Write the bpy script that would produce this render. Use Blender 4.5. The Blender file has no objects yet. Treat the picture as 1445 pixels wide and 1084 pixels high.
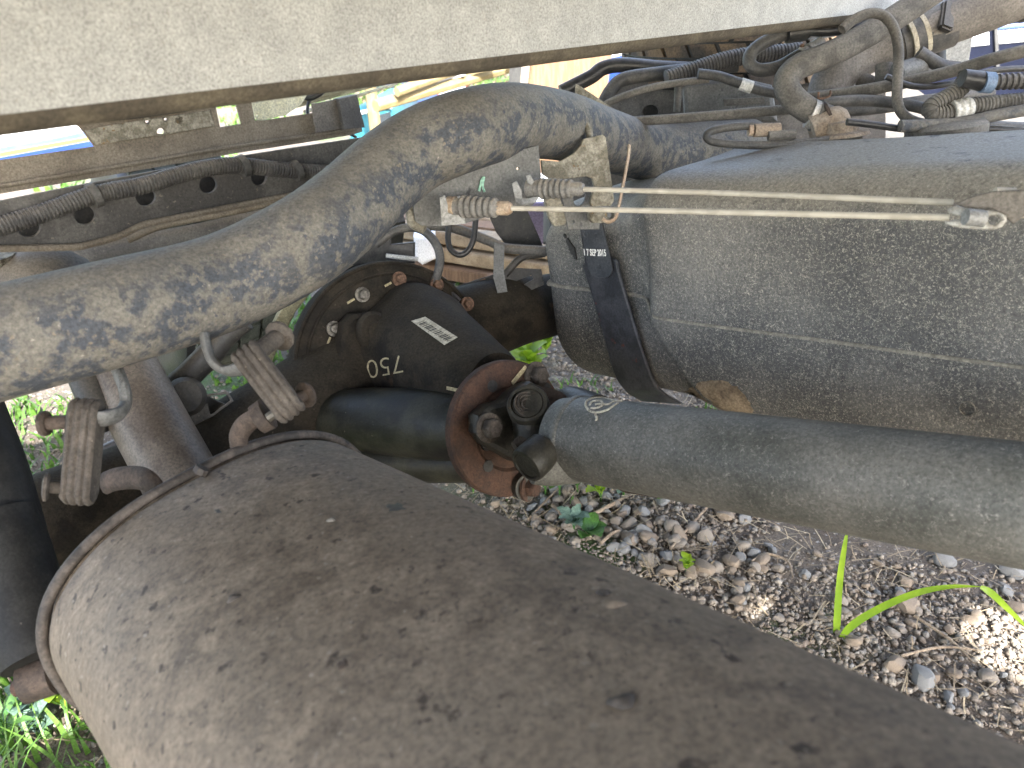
import bpy, bmesh, math, random
import numpy as np
from mathutils import Vector, Matrix, noise as mnoise

random.seed(7); np.random.seed(7)
R = math.radians
sc = bpy.context.scene
COL = sc.collection

# ------------------------------------------------------------------ camera, sky, sun, exposure
FPX, CX, CY = 1092.0, 722.5, 542.0
CAM = Vector((0, 0, 0.75))
PITCH, ROLL = R(27.0), R(3.0)
h_ = Vector((1, 0, 0)); u_ = Vector((0, math.sin(PITCH), math.cos(PITCH))); FW = Vector((0, math.cos(PITCH), -math.sin(PITCH)))
XC = h_ * math.cos(ROLL) - u_ * math.sin(ROLL)
YC = h_ * math.sin(ROLL) + u_ * math.cos(ROLL)
cd = bpy.data.cameras.new('camera'); cam = bpy.data.objects.new('camera', cd); COL.objects.link(cam)
cam.matrix_world = Matrix(((XC.x, YC.x, -FW.x, CAM.x), (XC.y, YC.y, -FW.y, CAM.y), (XC.z, YC.z, -FW.z, CAM.z), (0, 0, 0, 1)))
cd.sensor_width = 36; cd.lens = 36 * FPX / 1445; cd.clip_start = 0.02; cd.clip_end = 500
cd.dof.use_dof = True; cd.dof.focus_distance = 0.95; cd.dof.aperture_fstop = 9.0
sc.camera = cam

SUN_EL, SUN_DIR = R(38), Vector((math.sin(R(163)), math.cos(R(163)), 0)).normalized()     # the sun stands behind the camera
w = bpy.data.worlds.new('World'); sc.world = w; w.use_nodes = True
nt = w.node_tree; bg = nt.nodes['Background']
sky = nt.nodes.new('ShaderNodeTexSky'); sky.sky_type = 'NISHITA'; sky.sun_disc = False
sky.sun_elevation = SUN_EL; sky.sun_rotation = math.atan2(SUN_DIR.x, SUN_DIR.y)
hsv = nt.nodes.new('ShaderNodeHueSaturation'); hsv.inputs['Saturation'].default_value = 0.8      # hazy whitish daylight
sky.dust_density = 2.5
nt.links.new(sky.outputs[0], hsv.inputs['Color']); nt.links.new(hsv.outputs[0], bg.inputs[0]); bg.inputs[1].default_value = 0.15
sd = bpy.data.lights.new('sun', 'SUN'); sun = bpy.data.objects.new('sun', sd); COL.objects.link(sun)
sd.energy = 3.3; sd.angle = R(0.5); sd.color = (1.0, 0.97, 0.92)
tosun = (SUN_DIR * math.cos(SUN_EL) + Vector((0, 0, math.sin(SUN_EL))))
sun.rotation_euler = tosun.to_track_quat('Z', 'Y').to_euler()
sc.view_settings.view_transform = 'Standard'; sc.view_settings.look = 'None'
sc.view_settings.exposure = 3.1; sc.view_settings.gamma = 1.0
sc.view_settings.use_curve_mapping = False
sc.cycles.max_bounces = 8; sc.cycles.diffuse_bounces = 5

# ------------------------------------------------------------------ geometry helpers
def ray(x, y): return XC * ((x - CX) / FPX) + YC * ((CY - y) / FPX) + FW
def P(x, y, d): return CAM + ray(x, y) * d                        # a point of the place seen at x, y, d metres deep
def C3(a, b, c): return XC * a + YC * b + FW * c
def hit(x, y, p0, n):
    r = ray(x, y); return CAM + r * ((p0 - CAM).dot(n) / r.dot(n))
RV = Vector((-0.678, 0.735, 0)).normalized()                      # towards the rear of the truck
TV = Vector((0.735, 0.678, 0)).normalized()                       # across the truck, away from the camera
Z = Vector((0, 0, 1))

def to_mesh(name, V, F, smooth=True, angle=0.7):
    me = bpy.data.meshes.new(name)
    me.from_pydata([tuple(v) for v in V], [], [tuple(f) for f in F]); me.update()
    if smooth:
        me.shade_smooth(); me.set_sharp_from_angle(angle=angle)
    return me

def catmull(pts, n):
    pts = [np.array(p, float) for p in pts]
    q = [2 * pts[0] - pts[1]] + pts + [2 * pts[-1] - pts[-2]]
    out = []
    for i in range(len(pts) - 1):
        a, b, c, d = q[i:i + 4]
        for k in range(n):
            t = k / n
            out.append(0.5 * (2 * b + (c - a) * t + (2 * a - 5 * b + 4 * c - d) * t * t + (3 * b - a - 3 * c + d) * t ** 3))
    out.append(pts[-1]); return out

def tube(pts, r, seg=14, n=8, cap=True, rib=0, ribamp=0.0, flat=1.0, upv=None, ribrun=None):
    """a tube through points; r one radius or a list; rib = ridges per metre"""
    rr = [r] * len(pts) if not hasattr(r, '__len__') else list(r)
    if len(pts) == 2: n = max(n, 2)
    arr = [list(p) + [q] for p, q in zip(pts, rr)]
    if rib:
        L = sum((Vector(pts[i + 1]) - Vector(pts[i])).length for i in range(len(pts) - 1))
        n = max(n, int(L * rib * 6 / (len(pts) - 1)))
    s = catmull(arr, n)
    V, F = [], []
    prev = None; nrm = None; run = 0
    for i, a in enumerate(s):
        p = Vector(a[:3]); rad = a[3]
        t = Vector(s[min(i + 1, len(s) - 1)][:3]) - Vector(s[max(i - 1, 0)][:3])
        if t.length < 1e-9: t = Vector((1, 0, 0))
        t.normalize()
        if nrm is None:
            ref = Vector(upv) if upv is not None else (Z if abs(t.z) < .9 else Vector((1, 0, 0)))
            nrm = (ref - t * ref.dot(t)).normalized()
        else:
            nrm = (nrm - t * nrm.dot(t)).normalized()
        if prev is not None: run += (p - prev).length
        prev = p
        if rib: rad = rad + ribamp * (1 if math.sin(run * rib * 2 * math.pi) > 0 else -1)
        b = t.cross(nrm)
        for k in range(seg):
            a2 = 2 * math.pi * k / seg
            V.append(p + nrm * (math.cos(a2) * rad) + b * (math.sin(a2) * rad * flat))
    m = len(s)
    for i in range(m - 1):
        for k in range(seg):
            k2 = (k + 1) % seg
            F.append((i * seg + k, i * seg + k2, (i + 1) * seg + k2, (i + 1) * seg + k))
    if cap:
        F.append(tuple(range(seg - 1, -1, -1))); F.append(tuple((m - 1) * seg + k for k in range(seg)))
    return V, F

def frame(o, zdir, xhint=None):
    z = Vector(zdir).normalized(); x = Vector(xhint) if xhint is not None else (Z if abs(z.z) < .9 else Vector((1, 0, 0)))
    x = (x - z * x.dot(z)).normalized(); y = z.cross(x)
    return Matrix(((x.x, y.x, z.x, o[0]), (x.y, y.y, z.y, o[1]), (x.z, y.z, z.z, o[2]), (0, 0, 0, 1)))

def lathe(prof, M=None, seg=32, sx=1.0, wob=None):
    V, F = [], []
    for (r, h) in prof:
        for k in range(seg):
            a = 2 * math.pi * k / seg
            rr = r * (wob(a, h) if wob else 1)
            v = Vector((math.cos(a) * rr * sx, math.sin(a) * rr, h)); V.append(M @ v if M else v)
    for i in range(len(prof) - 1):
        for k in range(seg):
            k2 = (k + 1) % seg
            F.append((i * seg + k, i * seg + k2, (i + 1) * seg + k2, (i + 1) * seg + k))
    if prof[0][0] > 1e-6: F.append(tuple(range(seg - 1, -1, -1)))
    if prof[-1][0] > 1e-6: F.append(tuple((len(prof) - 1) * seg + k for k in range(seg)))
    return V, F

def box(M, sx, sy, sz, bev=0.0):
    bm = bmesh.new(); bmesh.ops.create_cube(bm, size=1)
    for v in bm.verts: v.co = Vector((v.co.x * sx, v.co.y * sy, v.co.z * sz))
    if bev: bmesh.ops.bevel(bm, geom=list(bm.edges), offset=bev, segments=2, affect='EDGES')
    V = [M @ v.co for v in bm.verts]; F = [[v.index for v in f.verts] for f in bm.faces]
    bm.free(); return V, F

def join(*parts):
    V, F = [], []
    for v, f in parts:
        o = len(V); V += list(v); F += [tuple(i + o for i in q) for q in f]
    return V, F

def circle2(c, rx, ry=None, n=20, rot=0):
    ry = ry or rx
    return [(c[0] + rx * math.cos(a) * math.cos(rot) - ry * math.sin(a) * math.sin(rot), c[1] + rx * math.cos(a) * math.sin(rot) + ry * math.sin(a) * math.cos(rot)) for a in [2 * math.pi * k / n for k in range(n)]]

def plate_mesh(name, outer, holes, p0, nrm, thick, bev=0.0008, sm=True):
    """outline seen at x, y, standing in the plane (p0, nrm), real thickness behind it"""
    nrm = Vector(nrm).normalized()
    if nrm.dot(CAM - p0) < 0: nrm = -nrm
    M = frame(p0, nrm); Mi = M.inverted()
    cu = bpy.data.curves.new(name, 'CURVE'); cu.dimensions = '2D'; cu.fill_mode = 'BOTH'
    cu.extrude = max(thick / 2 - bev, 1e-4); cu.bevel_depth = bev; cu.offset = -bev; cu.bevel_resolution = 1
    for lp in [outer] + list(holes):
        sp = cu.splines.new('POLY'); sp.points.add(len(lp) - 1)
        for i, q in enumerate(lp):
            l = Mi @ hit(q[0], q[1], p0, nrm); sp.points[i].co = (l.x, l.y, 0, 1)
        sp.use_cyclic_u = True
    o = bpy.data.objects.new(name, cu); COL.objects.link(o)
    dg = bpy.context.evaluated_depsgraph_get()
    me = bpy.data.meshes.new_from_object(o.evaluated_get(dg)); me.name = name
    bpy.data.objects.remove(o); bpy.data.curves.remove(cu)
    me.transform(M @ Matrix.Translation((0, 0, -thick / 2)))
    me.materials.clear()
    me.shade_smooth(); me.set_sharp_from_angle(angle=0.5)
    return me

def text_mesh(name, s, M, size, thick=0.0004, bold=0.0):
    cu = bpy.data.curves.new(name, 'FONT'); cu.body = s; cu.size = size; cu.extrude = thick; cu.offset = bold
    cu.align_x = 'CENTER'; cu.align_y = 'CENTER'
    o = bpy.data.objects.new(name, cu); COL.objects.link(o)
    dg = bpy.context.evaluated_depsgraph_get()
    me = bpy.data.meshes.new_from_object(o.evaluated_get(dg)); me.name = name
    bpy.data.objects.remove(o); bpy.data.curves.remove(cu)
    me.transform(M); me.materials.clear(); return me

class Thing:
    """an Empty at the thing's base and its parts; meshes come in world coordinates"""
    def __init__(s, name, label, cat, group=None):
        s.o = bpy.data.objects.new(name, None); COL.objects.link(s.o); s.o.empty_display_size = .05
        s.o['label'] = label; s.o['category'] = cat
        if group: s.o['group'] = group
        s.top = []; s.single = None
    def part(s, name, g, m, parent=None, M=None, label=None, kind=None, smooth=True, angle=.7):
        me = g if isinstance(g, bpy.types.Mesh) else to_mesh(name, g[0], g[1], smooth, angle)
        if not me.materials: me.materials.append(m)
        o = bpy.data.objects.new(name, me); COL.objects.link(o)
        if parent is None: o.parent = s.o; s.top.append((o, M or Matrix()))
        else: o.parent = parent; o.matrix_basis = M or Matrix()
        if label: o['label'] = label
        if kind: o['kind'] = kind
        return o
    def done(s):
        pts = []
        for o, M in s.top:
            bb = np.empty(len(o.data.vertices) * 3, np.float32); o.data.vertices.foreach_get('co', bb); bb = bb.reshape(-1, 3)
            for c in (bb.min(0), bb.max(0)): pts.append(np.array(M @ Vector(c)))
        pts = np.array(pts); lo, hi = pts.min(0), pts.max(0)
        loc = Vector(((lo[0] + hi[0]) / 2, (lo[1] + hi[1]) / 2, lo[2])); s.o.location = loc
        for o, M in s.top: o.matrix_basis = Matrix.Translation(-loc) @ M
        return s.o

def single(name, g, m, label, cat, group=None, kind=None, smooth=True, angle=.7):
    me = g if isinstance(g, bpy.types.Mesh) else to_mesh(name, g[0], g[1], smooth, angle)
    if not me.materials: me.materials.append(m)
    a = np.empty(len(me.vertices) * 3, np.float32); me.vertices.foreach_get('co', a); a = a.reshape(-1, 3)
    lo, hi = a.min(0), a.max(0); loc = Vector(((lo[0] + hi[0]) / 2, (lo[1] + hi[1]) / 2, lo[2]))
    me.transform(Matrix.Translation(-loc))
    o = bpy.data.objects.new(name, me); COL.objects.link(o); o.location = loc
    if kind: o['kind'] = kind
    if label: o['label'] = label
    if cat: o['category'] = cat
    if group: o['group'] = group
    return o

# ------------------------------------------------------------------ materials
def mat(name, a, b=None, s=30.0, p=(0.4, 0.6), det=8, rough=0.7, metal=0.0, bump=0.25, bs=None, specks=(), dust=None, stretch=(1, 1, 1), third=None, spec=0.5, trans=0, island=None, dist=0.0, brange=0.002, grain=340):
    """mottled paint or metal: colour a to b by noise, specks (colour, scale, lo, hi, kind), dust on faces that look up"""
    m = bpy.data.materials.new(name); m.use_nodes = True; t = m.node_tree; N = t.nodes; L = t.links
    bs_ = N['Principled BSDF']; bs_.inputs['Roughness'].default_value = rough; bs_.inputs['Metallic'].default_value = metal
    bs_.inputs['Specular IOR Level'].default_value = spec
    tc = N.new('ShaderNodeTexCoord'); mp = N.new('ShaderNodeMapping'); mp.inputs['Scale'].default_value = stretch
    L.new(tc.outputs['Object'], mp.inputs[0]); co = mp.outputs[0]
    def noise(sc_, d=det, ro=.6, di=0.0):
        n = N.new('ShaderNodeTexNoise'); n.inputs['Scale'].default_value = sc_; n.inputs['Detail'].default_value = d
        n.inputs['Roughness'].default_value = ro; n.inputs['Distortion'].default_value = di; L.new(co, n.inputs['Vector']); return n.outputs['Fac']
    def rng(src, lo, hi, smooth=True):
        r = N.new('ShaderNodeMapRange'); r.interpolation_type = 'SMOOTHSTEP' if smooth else 'LINEAR'
        r.inputs['From Min'].default_value = lo; r.inputs['From Max'].default_value = hi; L.new(src, r.inputs['Value']); return r.outputs['Result']
    def mul(x, y):
        q = N.new('ShaderNodeMath'); q.operation = 'MULTIPLY'
        for i, v in enumerate((x, y)):
            if isinstance(v, (int, float)): q.inputs[i].default_value = v
            else: L.new(v, q.inputs[i])
        return q.outputs[0]
    def mix(fac, ca, cb):
        q = N.new('ShaderNodeMix'); q.data_type = 'RGBA'; L.new(fac, q.inputs['Factor'])
        for nm, v in ((6, ca), (7, cb)):
            if isinstance(v, tuple): q.inputs[nm].default_value = (*v, 1)
            else: L.new(v, q.inputs[nm])
        return q.outputs[2]
    n1 = noise(s, di=dist); b = b or tuple(min(1, c * 1.35) for c in a)
    col = mix(rng(n1, *p), a, b)
    if third: col = mix(rng(noise(third[1]), third[2], third[3]), col, third[0])
    if island:
        g = N.new('ShaderNodeNewGeometry'); cr = N.new('ShaderNodeValToRGB'); L.new(g.outputs['Random Per Island'], cr.inputs[0])
        cr.color_ramp.interpolation = 'LINEAR'
        while len(cr.color_ramp.elements) < len(island): cr.color_ramp.elements.new(0.5)
        for i, c in enumerate(island):
            cr.color_ramp.elements[i].position = i / (len(island) - 1); cr.color_ramp.elements[i].color = (*c, 1)
        col = mix(mul(rng(n1, 0.3, 0.7), 0.35), cr.outputs[0], col)
    def do_dust(col):
        if dust:
            g = N.new('ShaderNodeNewGeometry'); sx = N.new('ShaderNodeSeparateXYZ'); L.new(g.outputs['Normal'], sx.inputs[0])
            ad = N.new('ShaderNodeMath'); ad.operation = 'ADD'; L.new(sx.outputs['Z'], ad.inputs[0]); L.new(mul(noise(dust[4] if len(dust) > 4 else s * .7), .9), ad.inputs[1])
            col = mix(mul(rng(ad.outputs[0], dust[1] + .45, dust[2] + .45), dust[3] if len(dust) > 3 else 1.0), col, dust[0])
        return col
    if dust and len(dust) > 4: col = do_dust(col)
    for sp in specks:
        c, ss, lo, hi, kind = sp
        if kind == 'dot':
            v = N.new('ShaderNodeTexVoronoi'); v.inputs['Scale'].default_value = ss; v.inputs['Randomness'].default_value = 1; L.new(co, v.inputs['Vector'])
            f = mul(rng(v.outputs['Distance'], hi, lo), rng(noise(ss * .37, 2), .5, .56))
        elif kind == 'worm':
            n = noise(ss, 2, .5, 1.2); q = N.new('ShaderNodeMath'); q.operation = 'SUBTRACT'; L.new(n, q.inputs[0]); q.inputs[1].default_value = .5
            a_ = N.new('ShaderNodeMath'); a_.operation = 'ABSOLUTE'; L.new(q.outputs[0], a_.inputs[0])
            f = mul(rng(a_.outputs[0], hi, lo), rng(noise(ss * .9, 3), .46, .56))
        else: f = rng(noise(ss), lo, hi)
        col = mix(f, col, c)
    if dust and len(dust) <= 4: col = do_dust(col)
    if grain:
        hv = N.new('ShaderNodeMapRange'); L.new(noise(grain, 3, .7), hv.inputs['Value']); hv.inputs['From Min'].default_value = .3; hv.inputs['From Max'].default_value = .7
        hv.inputs['To Min'].default_value = .62; hv.inputs['To Max'].default_value = 1.38; hv.clamp = False
        vm = N.new('ShaderNodeVectorMath'); vm.operation = 'SCALE'; L.new(col, vm.inputs[0]); L.new(hv.outputs[0], vm.inputs['Scale']); col = vm.outputs[0]
    L.new(col, bs_.inputs['Base Color'])
    rr = N.new('ShaderNodeMapRange'); L.new(n1, rr.inputs['Value']); rr.inputs['To Min'].default_value = max(.05, rough - .15); rr.inputs['To Max'].default_value = min(1, rough + .15)
    L.new(rr.outputs[0], bs_.inputs['Roughness'])
    if bump:
        bp = N.new('ShaderNodeBump'); bp.inputs['Strength'].default_value = bump; bp.inputs['Distance'].default_value = brange
        L.new(noise(bs or s * 4, 6, .65), bp.inputs['Height']); L.new(bp.outputs[0], bs_.inputs['Normal'])
    if trans:
        bs_.inputs['Subsurface Weight'].default_value = 0
        tr = N.new('ShaderNodeBsdfTranslucent'); L.new(col, tr.inputs[0]); mx = N.new('ShaderNodeMixShader'); mx.inputs[0].default_value = trans
        L.new(bs_.outputs[0], mx.inputs[1]); L.new(tr.outputs[0], mx.inputs[2]); L.new(mx.outputs[0], N['Material Output'].inputs[0])
    return m

DUST = (0.30, 0.255, 0.19)
M = {}
M['beam'] = mat('pale_dusty_paint', (0.355, 0.355, 0.34), (0.43, 0.43, 0.41), s=45, p=(.35, .7), rough=.85, bump=.3,
                specks=[((.33, .32, .295), 330, .57, .68, 'n'), ((.32, .31, .29), 120, .66, .78, 'n'), ((.5, .38, .29), 14, .70, .78, 'n')], grain=640)
M['lip'] = mat('shaded_dirty_edge', (0.075, 0.062, 0.045), (0.12, 0.10, 0.07), s=30, rough=.9)  # brown holds both dirt and the dimmer light under the beam edge
M['pipe'] = mat('exhaust_steel', (0.050, 0.056, 0.068), (0.158, 0.147, 0.126), s=36, p=(.455, .575), det=12, rough=.7, bump=.6, bs=160, dist=.2,
                third=((0.135, 0.125, 0.11), 110, .50, .60), specks=[((.30, .275, .23), 260, .63, .72, 'n'), ((.07, .075, .085), 130, .62, .68, 'n'), ((.19, .16, .12), 130, .60, .70, 'n'), ((.10, .092, .08), 7, .50, .70, 'n'), ((.05, .056, .07), 60, .60, .66, 'n')], dust=((.19, .17, .14), .35, 1.05, .7))
M['muffler'] = mat('rusty_muffler_steel', (0.105, 0.079, 0.056), (0.215, 0.17, 0.124), s=42, p=(.3, .7), third=((.165, .132, .098), 7, .40, .62), rough=.7, metal=0, bump=.5, bs=110, brange=.0012, grain=240,
                   specks=[((.04, .029, .021), 75, .585, .68, 'n'), ((.045, .034, .027), 190, .62, .70, 'n'), ((.24, .205, .165), 170, .62, .72, 'n'), ((.12, .055, .03), 30, .70, .8, 'n'), ((.028, .021, .018), 26, .0, .10, 'dot'), ((.4, .36, .3), 60, .0, .06, 'dot')])
M['rim'] = mat('rusty_rim', (0.032, 0.026, 0.022), (0.080, 0.066, 0.055), s=60, rough=.7)
M['brownpipe'] = mat('brown_pipe_steel', (0.10, 0.08, 0.062), (0.15, 0.125, 0.1), s=20, rough=.5, metal=.2, bump=.2,
                     specks=[((.03, .02, .015), 55, .0, .16, 'dot')])
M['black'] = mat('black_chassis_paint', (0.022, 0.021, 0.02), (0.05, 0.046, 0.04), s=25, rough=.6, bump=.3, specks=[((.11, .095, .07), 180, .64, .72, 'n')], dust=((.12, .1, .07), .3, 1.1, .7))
M['diff'] = mat('black_axle_paint', (0.011, 0.009, 0.007), (0.028, 0.0225, 0.016), s=28, rough=.82, spec=.2, bump=.5, bs=120, specks=[((.07, .058, .042), 170, .66, .74, 'n'), ((.06, .034, .018), 24, .66, .78, 'n')], dust=((.06, .052, .038), .3, 1.15, .5))
M['axlegreen'] = mat('oily_green_black', (0.014, 0.014, 0.009), (0.036, 0.035, 0.023), s=22, rough=.5, bump=.4, specks=[((.13, .12, .08), 240, .66, .72, 'n'), ((.008, .007, .006), 14, .52, .66, 'n')])
M['frame'] = mat('dusty_frame_paint', (0.062, 0.058, 0.055), (0.11, 0.104, 0.096), s=20, rough=.7, bump=.3, specks=[((.17, .15, .12), 200, .62, .7, 'n')], dust=((.2, .17, .13), .3, 1.0, .8))
M['brownbeam'] = mat('brown_dust_beam', (0.15, 0.125, 0.095), (0.21, 0.18, 0.14), s=14, rough=.85, bump=.2)
M['olive'] = mat('olive_mottled_steel', (0.16, 0.145, 0.11), (0.29, 0.27, 0.22), s=70, rough=.85, bump=.5, specks=[((.07, .06, .04), 45, .60, .68, 'n'), ((.20, .13, .06), 90, .62, .7, 'n')])
M['cream'] = mat('cream_paint', (0.70, 0.66, 0.46), (0.76, 0.73, 0.55), s=30, rough=.7)
M['creamdirty'] = mat('dirty_cream_paint', (0.25, 0.225, 0.13), (0.36, 0.33, 0.21), s=26, rough=.7, specks=[((.1, .09, .05), 90, .64, .7, 'n')])
M['tank'] = mat('dusty_black_plastic', (0.062, 0.063, 0.064), (0.125, 0.123, 0.118), s=7, p=(.3, .7), rough=.62, bump=.6, bs=300, brange=.0015,
                specks=[((.05, .05, .052), 38, .60, .74, 'n'), ((.40, .375, .32), 290, .004, .026, 'worm'), ((.35, .33, .28), 540, .58, .66, 'n'), ((.40, .37, .31), 95, .003, .010, 'worm'), ((.46, .42, .34), 130, .69, .73, 'n')],
                dust=((.31, .285, .24), .05, .85, .92, 45), third=((.165, .16, .15), 5, .45, .72))
M['tankdirt'] = mat('brown_dried_mud', (0.13, 0.10, 0.07), (0.27, 0.215, 0.15), s=50, rough=.9)
M['seam'] = mat('dusty_tank_seam', (0.20, 0.185, 0.155), (0.28, 0.26, 0.215), s=90, rough=.85)
M['strap'] = mat('black_strap_paint', (0.028, 0.03, 0.036), (0.05, 0.052, 0.06), s=40, rough=.42, bump=.15, specks=[((.12, .035, .03), 55, .64, .72, 'n')])
M['strapplate'] = mat('slate_label', (0.042, 0.047, 0.056), (0.06, 0.065, 0.075), s=40, rough=.38, bump=.1)
M['print'] = mat('white_print', (0.75, 0.75, 0.72), (0.8, 0.8, 0.78), s=40, bump=0)
M['chalk'] = mat('yellow_chalk', (0.42, 0.36, 0.22), (0.33, 0.28, 0.17), s=300, bump=0, rough=.9)
M['chalkgreen'] = mat('green_chalk', (0.25, 0.45, 0.33), (0.3, 0.5, 0.4), s=300, bump=0)
M['shaft'] = mat('dusty_shaft_paint', (0.085, 0.088, 0.078), (0.175, 0.172, 0.155), s=14, p=(.3, .7), rough=.58, bump=.3, bs=240, brange=.001,
                 specks=[((.20, .19, .165), 420, .57, .66, 'n'), ((.36, .34, .29), 150, .0, .10, 'dot'), ((.42, .30, .13), 34, .70, .74, 'n'), ((.30, .29, .26), 150, .003, .014, 'worm')])
M['shock'] = mat('black_shock_paint', (0.010, 0.010, 0.010), (0.018, 0.018, 0.017), s=30, rough=.65, spec=.25, specks=[((.07, .065, .055), 160, .68, .76, 'n')])
M['yoke'] = mat('black_yoke_steel', (0.02, 0.019, 0.015), (0.045, 0.042, 0.032), s=50, rough=.45, bump=.4, specks=[((.13, .07, .035), 45, .64, .72, 'n')])
M['rust'] = mat('orange_rust', (0.040, 0.022, 0.015), (0.08, 0.041, 0.026), s=45, p=(.35, .65), rough=.8, bump=.6, bs=220, specks=[((.05, .025, .018), 70, .62, .7, 'n')])
M['rustdark'] = mat('dark_rust', (0.036, 0.026, 0.020), (0.072, 0.052, 0.040), s=60, rough=.8, bump=.5)
M['bolt'] = mat('zinc_bolt', (0.08, 0.072, 0.06), (0.17, 0.155, 0.13), s=90, rough=.5, metal=.4, bump=.3)
M['boltrust'] = mat('rusty_bolt', (0.09, 0.05, 0.03), (0.17, 0.10, 0.065), s=90, rough=.7, metal=.2, bump=.4)
M['sticker'] = mat('worn_paper', (0.40, 0.37, 0.29), (0.5, 0.47, 0.38), s=120, rough=.8, bump=0, specks=[((.2, .18, .14), 200, .62, .7, 'n')])
M['ink'] = mat('black_ink', (0.03, 0.03, 0.03), bump=0)
M['rubber'] = mat('dusty_rubber', (0.055, 0.046, 0.038), (0.095, 0.08, 0.066), s=45, rough=.9, bump=.5, specks=[((.05, .04, .032), 130, .6, .68, 'n'), ((.24, .2, .16), 200, .66, .72, 'n')])
M['greyplate'] = mat('grey_bracket_paint', (0.095, 0.095, 0.092), (0.13, 0.13, 0.125), s=30, rough=.6, bump=.2, specks=[((.2, .18, .15), 200, .66, .72, 'n'), ((.055, .055, .06), 60, .62, .7, 'n')])
M['boot'] = mat('grey_boot_rubber', (0.15, 0.145, 0.135), (0.2, 0.19, 0.175), s=60, rough=.7, bump=.3, dust=((.3, .26, .2), .3, 1.0, .7))
M['clip'] = mat('grey_steel_clip', (0.22, 0.22, 0.215), (0.3, 0.3, 0.29), s=60, rough=.6, metal=.2)
M['ferrule'] = mat('tan_ferrule', (0.33, 0.24, 0.17), (0.42, 0.33, 0.24), s=90, rough=.7)
M['cable'] = mat('cream_cable', (0.44, 0.40, 0.33), (0.54, 0.50, 0.42), s=60, rough=.6, bump=.1, grain=0)
M['clevis'] = mat('worn_zinc', (0.32, 0.30, 0.26), (0.45, 0.44, 0.41), s=50, rough=.5, metal=.3, bump=.3)
M['hosegrey'] = mat('dusty_grey_hose', (0.075, 0.070, 0.063), (0.14, 0.13, 0.115), s=28, rough=.8, bump=.3, dust=((.24, .22, .185), .3, 1.1, .8))
M['hosedark'] = mat('dark_hose', (0.04, 0.04, 0.04), (0.08, 0.076, 0.07), s=35, rough=.55, bump=.25, dust=((.20, .185, .16), .4, 1.15, .7))
M['hoseblack'] = mat('black_hose', (0.016, 0.016, 0.017), (0.03, 0.03, 0.03), s=40, rough=.4, dust=((.15, .13, .11), .4, 1.1, .6))
M['conduit'] = mat('dusty_black_conduit', (0.045, 0.042, 0.042), (0.08, 0.075, 0.07), s=30, rough=.6, bump=.2, dust=((.2, .18, .16), .2, .9, .8))
M['clamp'] = mat('galvanised_clamp', (0.40, 0.38, 0.34), (0.5, 0.48, 0.44), s=60, rough=.45, metal=.4)
M['duct'] = mat('brown_grey_duct', (0.12, 0.107, 0.092), (0.175, 0.158, 0.138), s=15, rough=.8, bump=.2)
M['band'] = mat('cream_band', (0.34, 0.3, 0.22), (0.42, 0.38, 0.29), s=40, rough=.7)
M['fitting'] = mat('sandy_fitting', (0.27, 0.21, 0.155), (0.36, 0.3, 0.235), s=60, rough=.9, bump=.5)
M['whitetag'] = mat('white_tag', (0.5, 0.49, 0.45), (0.62, 0.6, 0.56), s=90, rough=.7)
M['greywhite'] = mat('light_grey_sheet', (0.42, 0.42, 0.41), (0.5, 0.5, 0.48), s=40, rough=.7)
M['bluetape'] = mat('blue_tape', (0.12, 0.18, 0.27), (0.16, 0.22, 0.32), s=60, rough=.6)
M['tread'] = mat('dusty_tyre', (0.06, 0.05, 0.042), (0.17, 0.12, 0.075), s=12, rough=.85, bump=.5, specks=[((.27, .15, .06), 18, .62, .72, 'n')])
M['treadgrey'] = mat('green_grey_tyre', (0.07, 0.075, 0.06), (0.12, 0.125, 0.10), s=20, rough=.9)
M['wood'] = mat('raw_timber', (0.12, 0.064, 0.031), (0.18, 0.105, 0.055), s=20, rough=.8, stretch=(6, 6, .6), bump=.1, specks=[((.2, .1, .05), 3, .66, .72, 'n')])
M['woodplank'] = mat('weathered_plank', (0.22, 0.155, 0.09), (0.32, 0.24, 0.15), s=20, rough=.8, bump=.2, specks=[((.2, .16, .11), 9, .6, .7, 'n')])
M['tanrail'] = mat('tan_rack_paint', (0.17, 0.13, 0.055), (0.21, 0.16, 0.08), s=12, rough=.7)
M['white'] = mat('white_panel', (0.75, 0.76, 0.78), (0.8, 0.8, 0.82), s=5, rough=.4, bump=0)
M['blue'] = mat('bright_blue_paint', (0.0008, 0.02, 0.15), (0.001, 0.024, 0.17), s=5, rough=.35, bump=0)
M['paleblue'] = mat('pale_blue_paint', (0.04, 0.075, 0.19), (0.055, 0.09, 0.22), s=9, rough=.4, bump=0)
M['yellow'] = mat('yellow_stripe', (0.20, 0.17, 0.02), (0.22, 0.19, 0.025), s=5, bump=0)
M['red'] = mat('red_paint', (0.2, 0.012, 0.015), (0.24, 0.02, 0.02), s=5, rough=.4, bump=0)
M['teal'] = mat('teal_paint', (0.015, 0.12, 0.16), (0.03, 0.17, 0.21), s=6, rough=.4, bump=0)
M['navy'] = mat('navy_car_paint', (0.005, 0.007, 0.016), (0.007, 0.009, 0.02), s=6, rough=.3, bump=0, spec=.1)
M['violet'] = mat('violet_blue_paint', (0.025, 0.025, 0.08), (0.04, 0.04, 0.10), s=6, rough=.4, bump=0)
M['lilac'] = mat('lilac_sheet', (0.22, 0.18, 0.26), (0.26, 0.21, 0.30), s=6, rough=.6, bump=0)
M['glass'] = mat('dark_glass', (0.02, 0.025, 0.03), s=5, rough=.08, bump=0, spec=.9)
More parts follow.
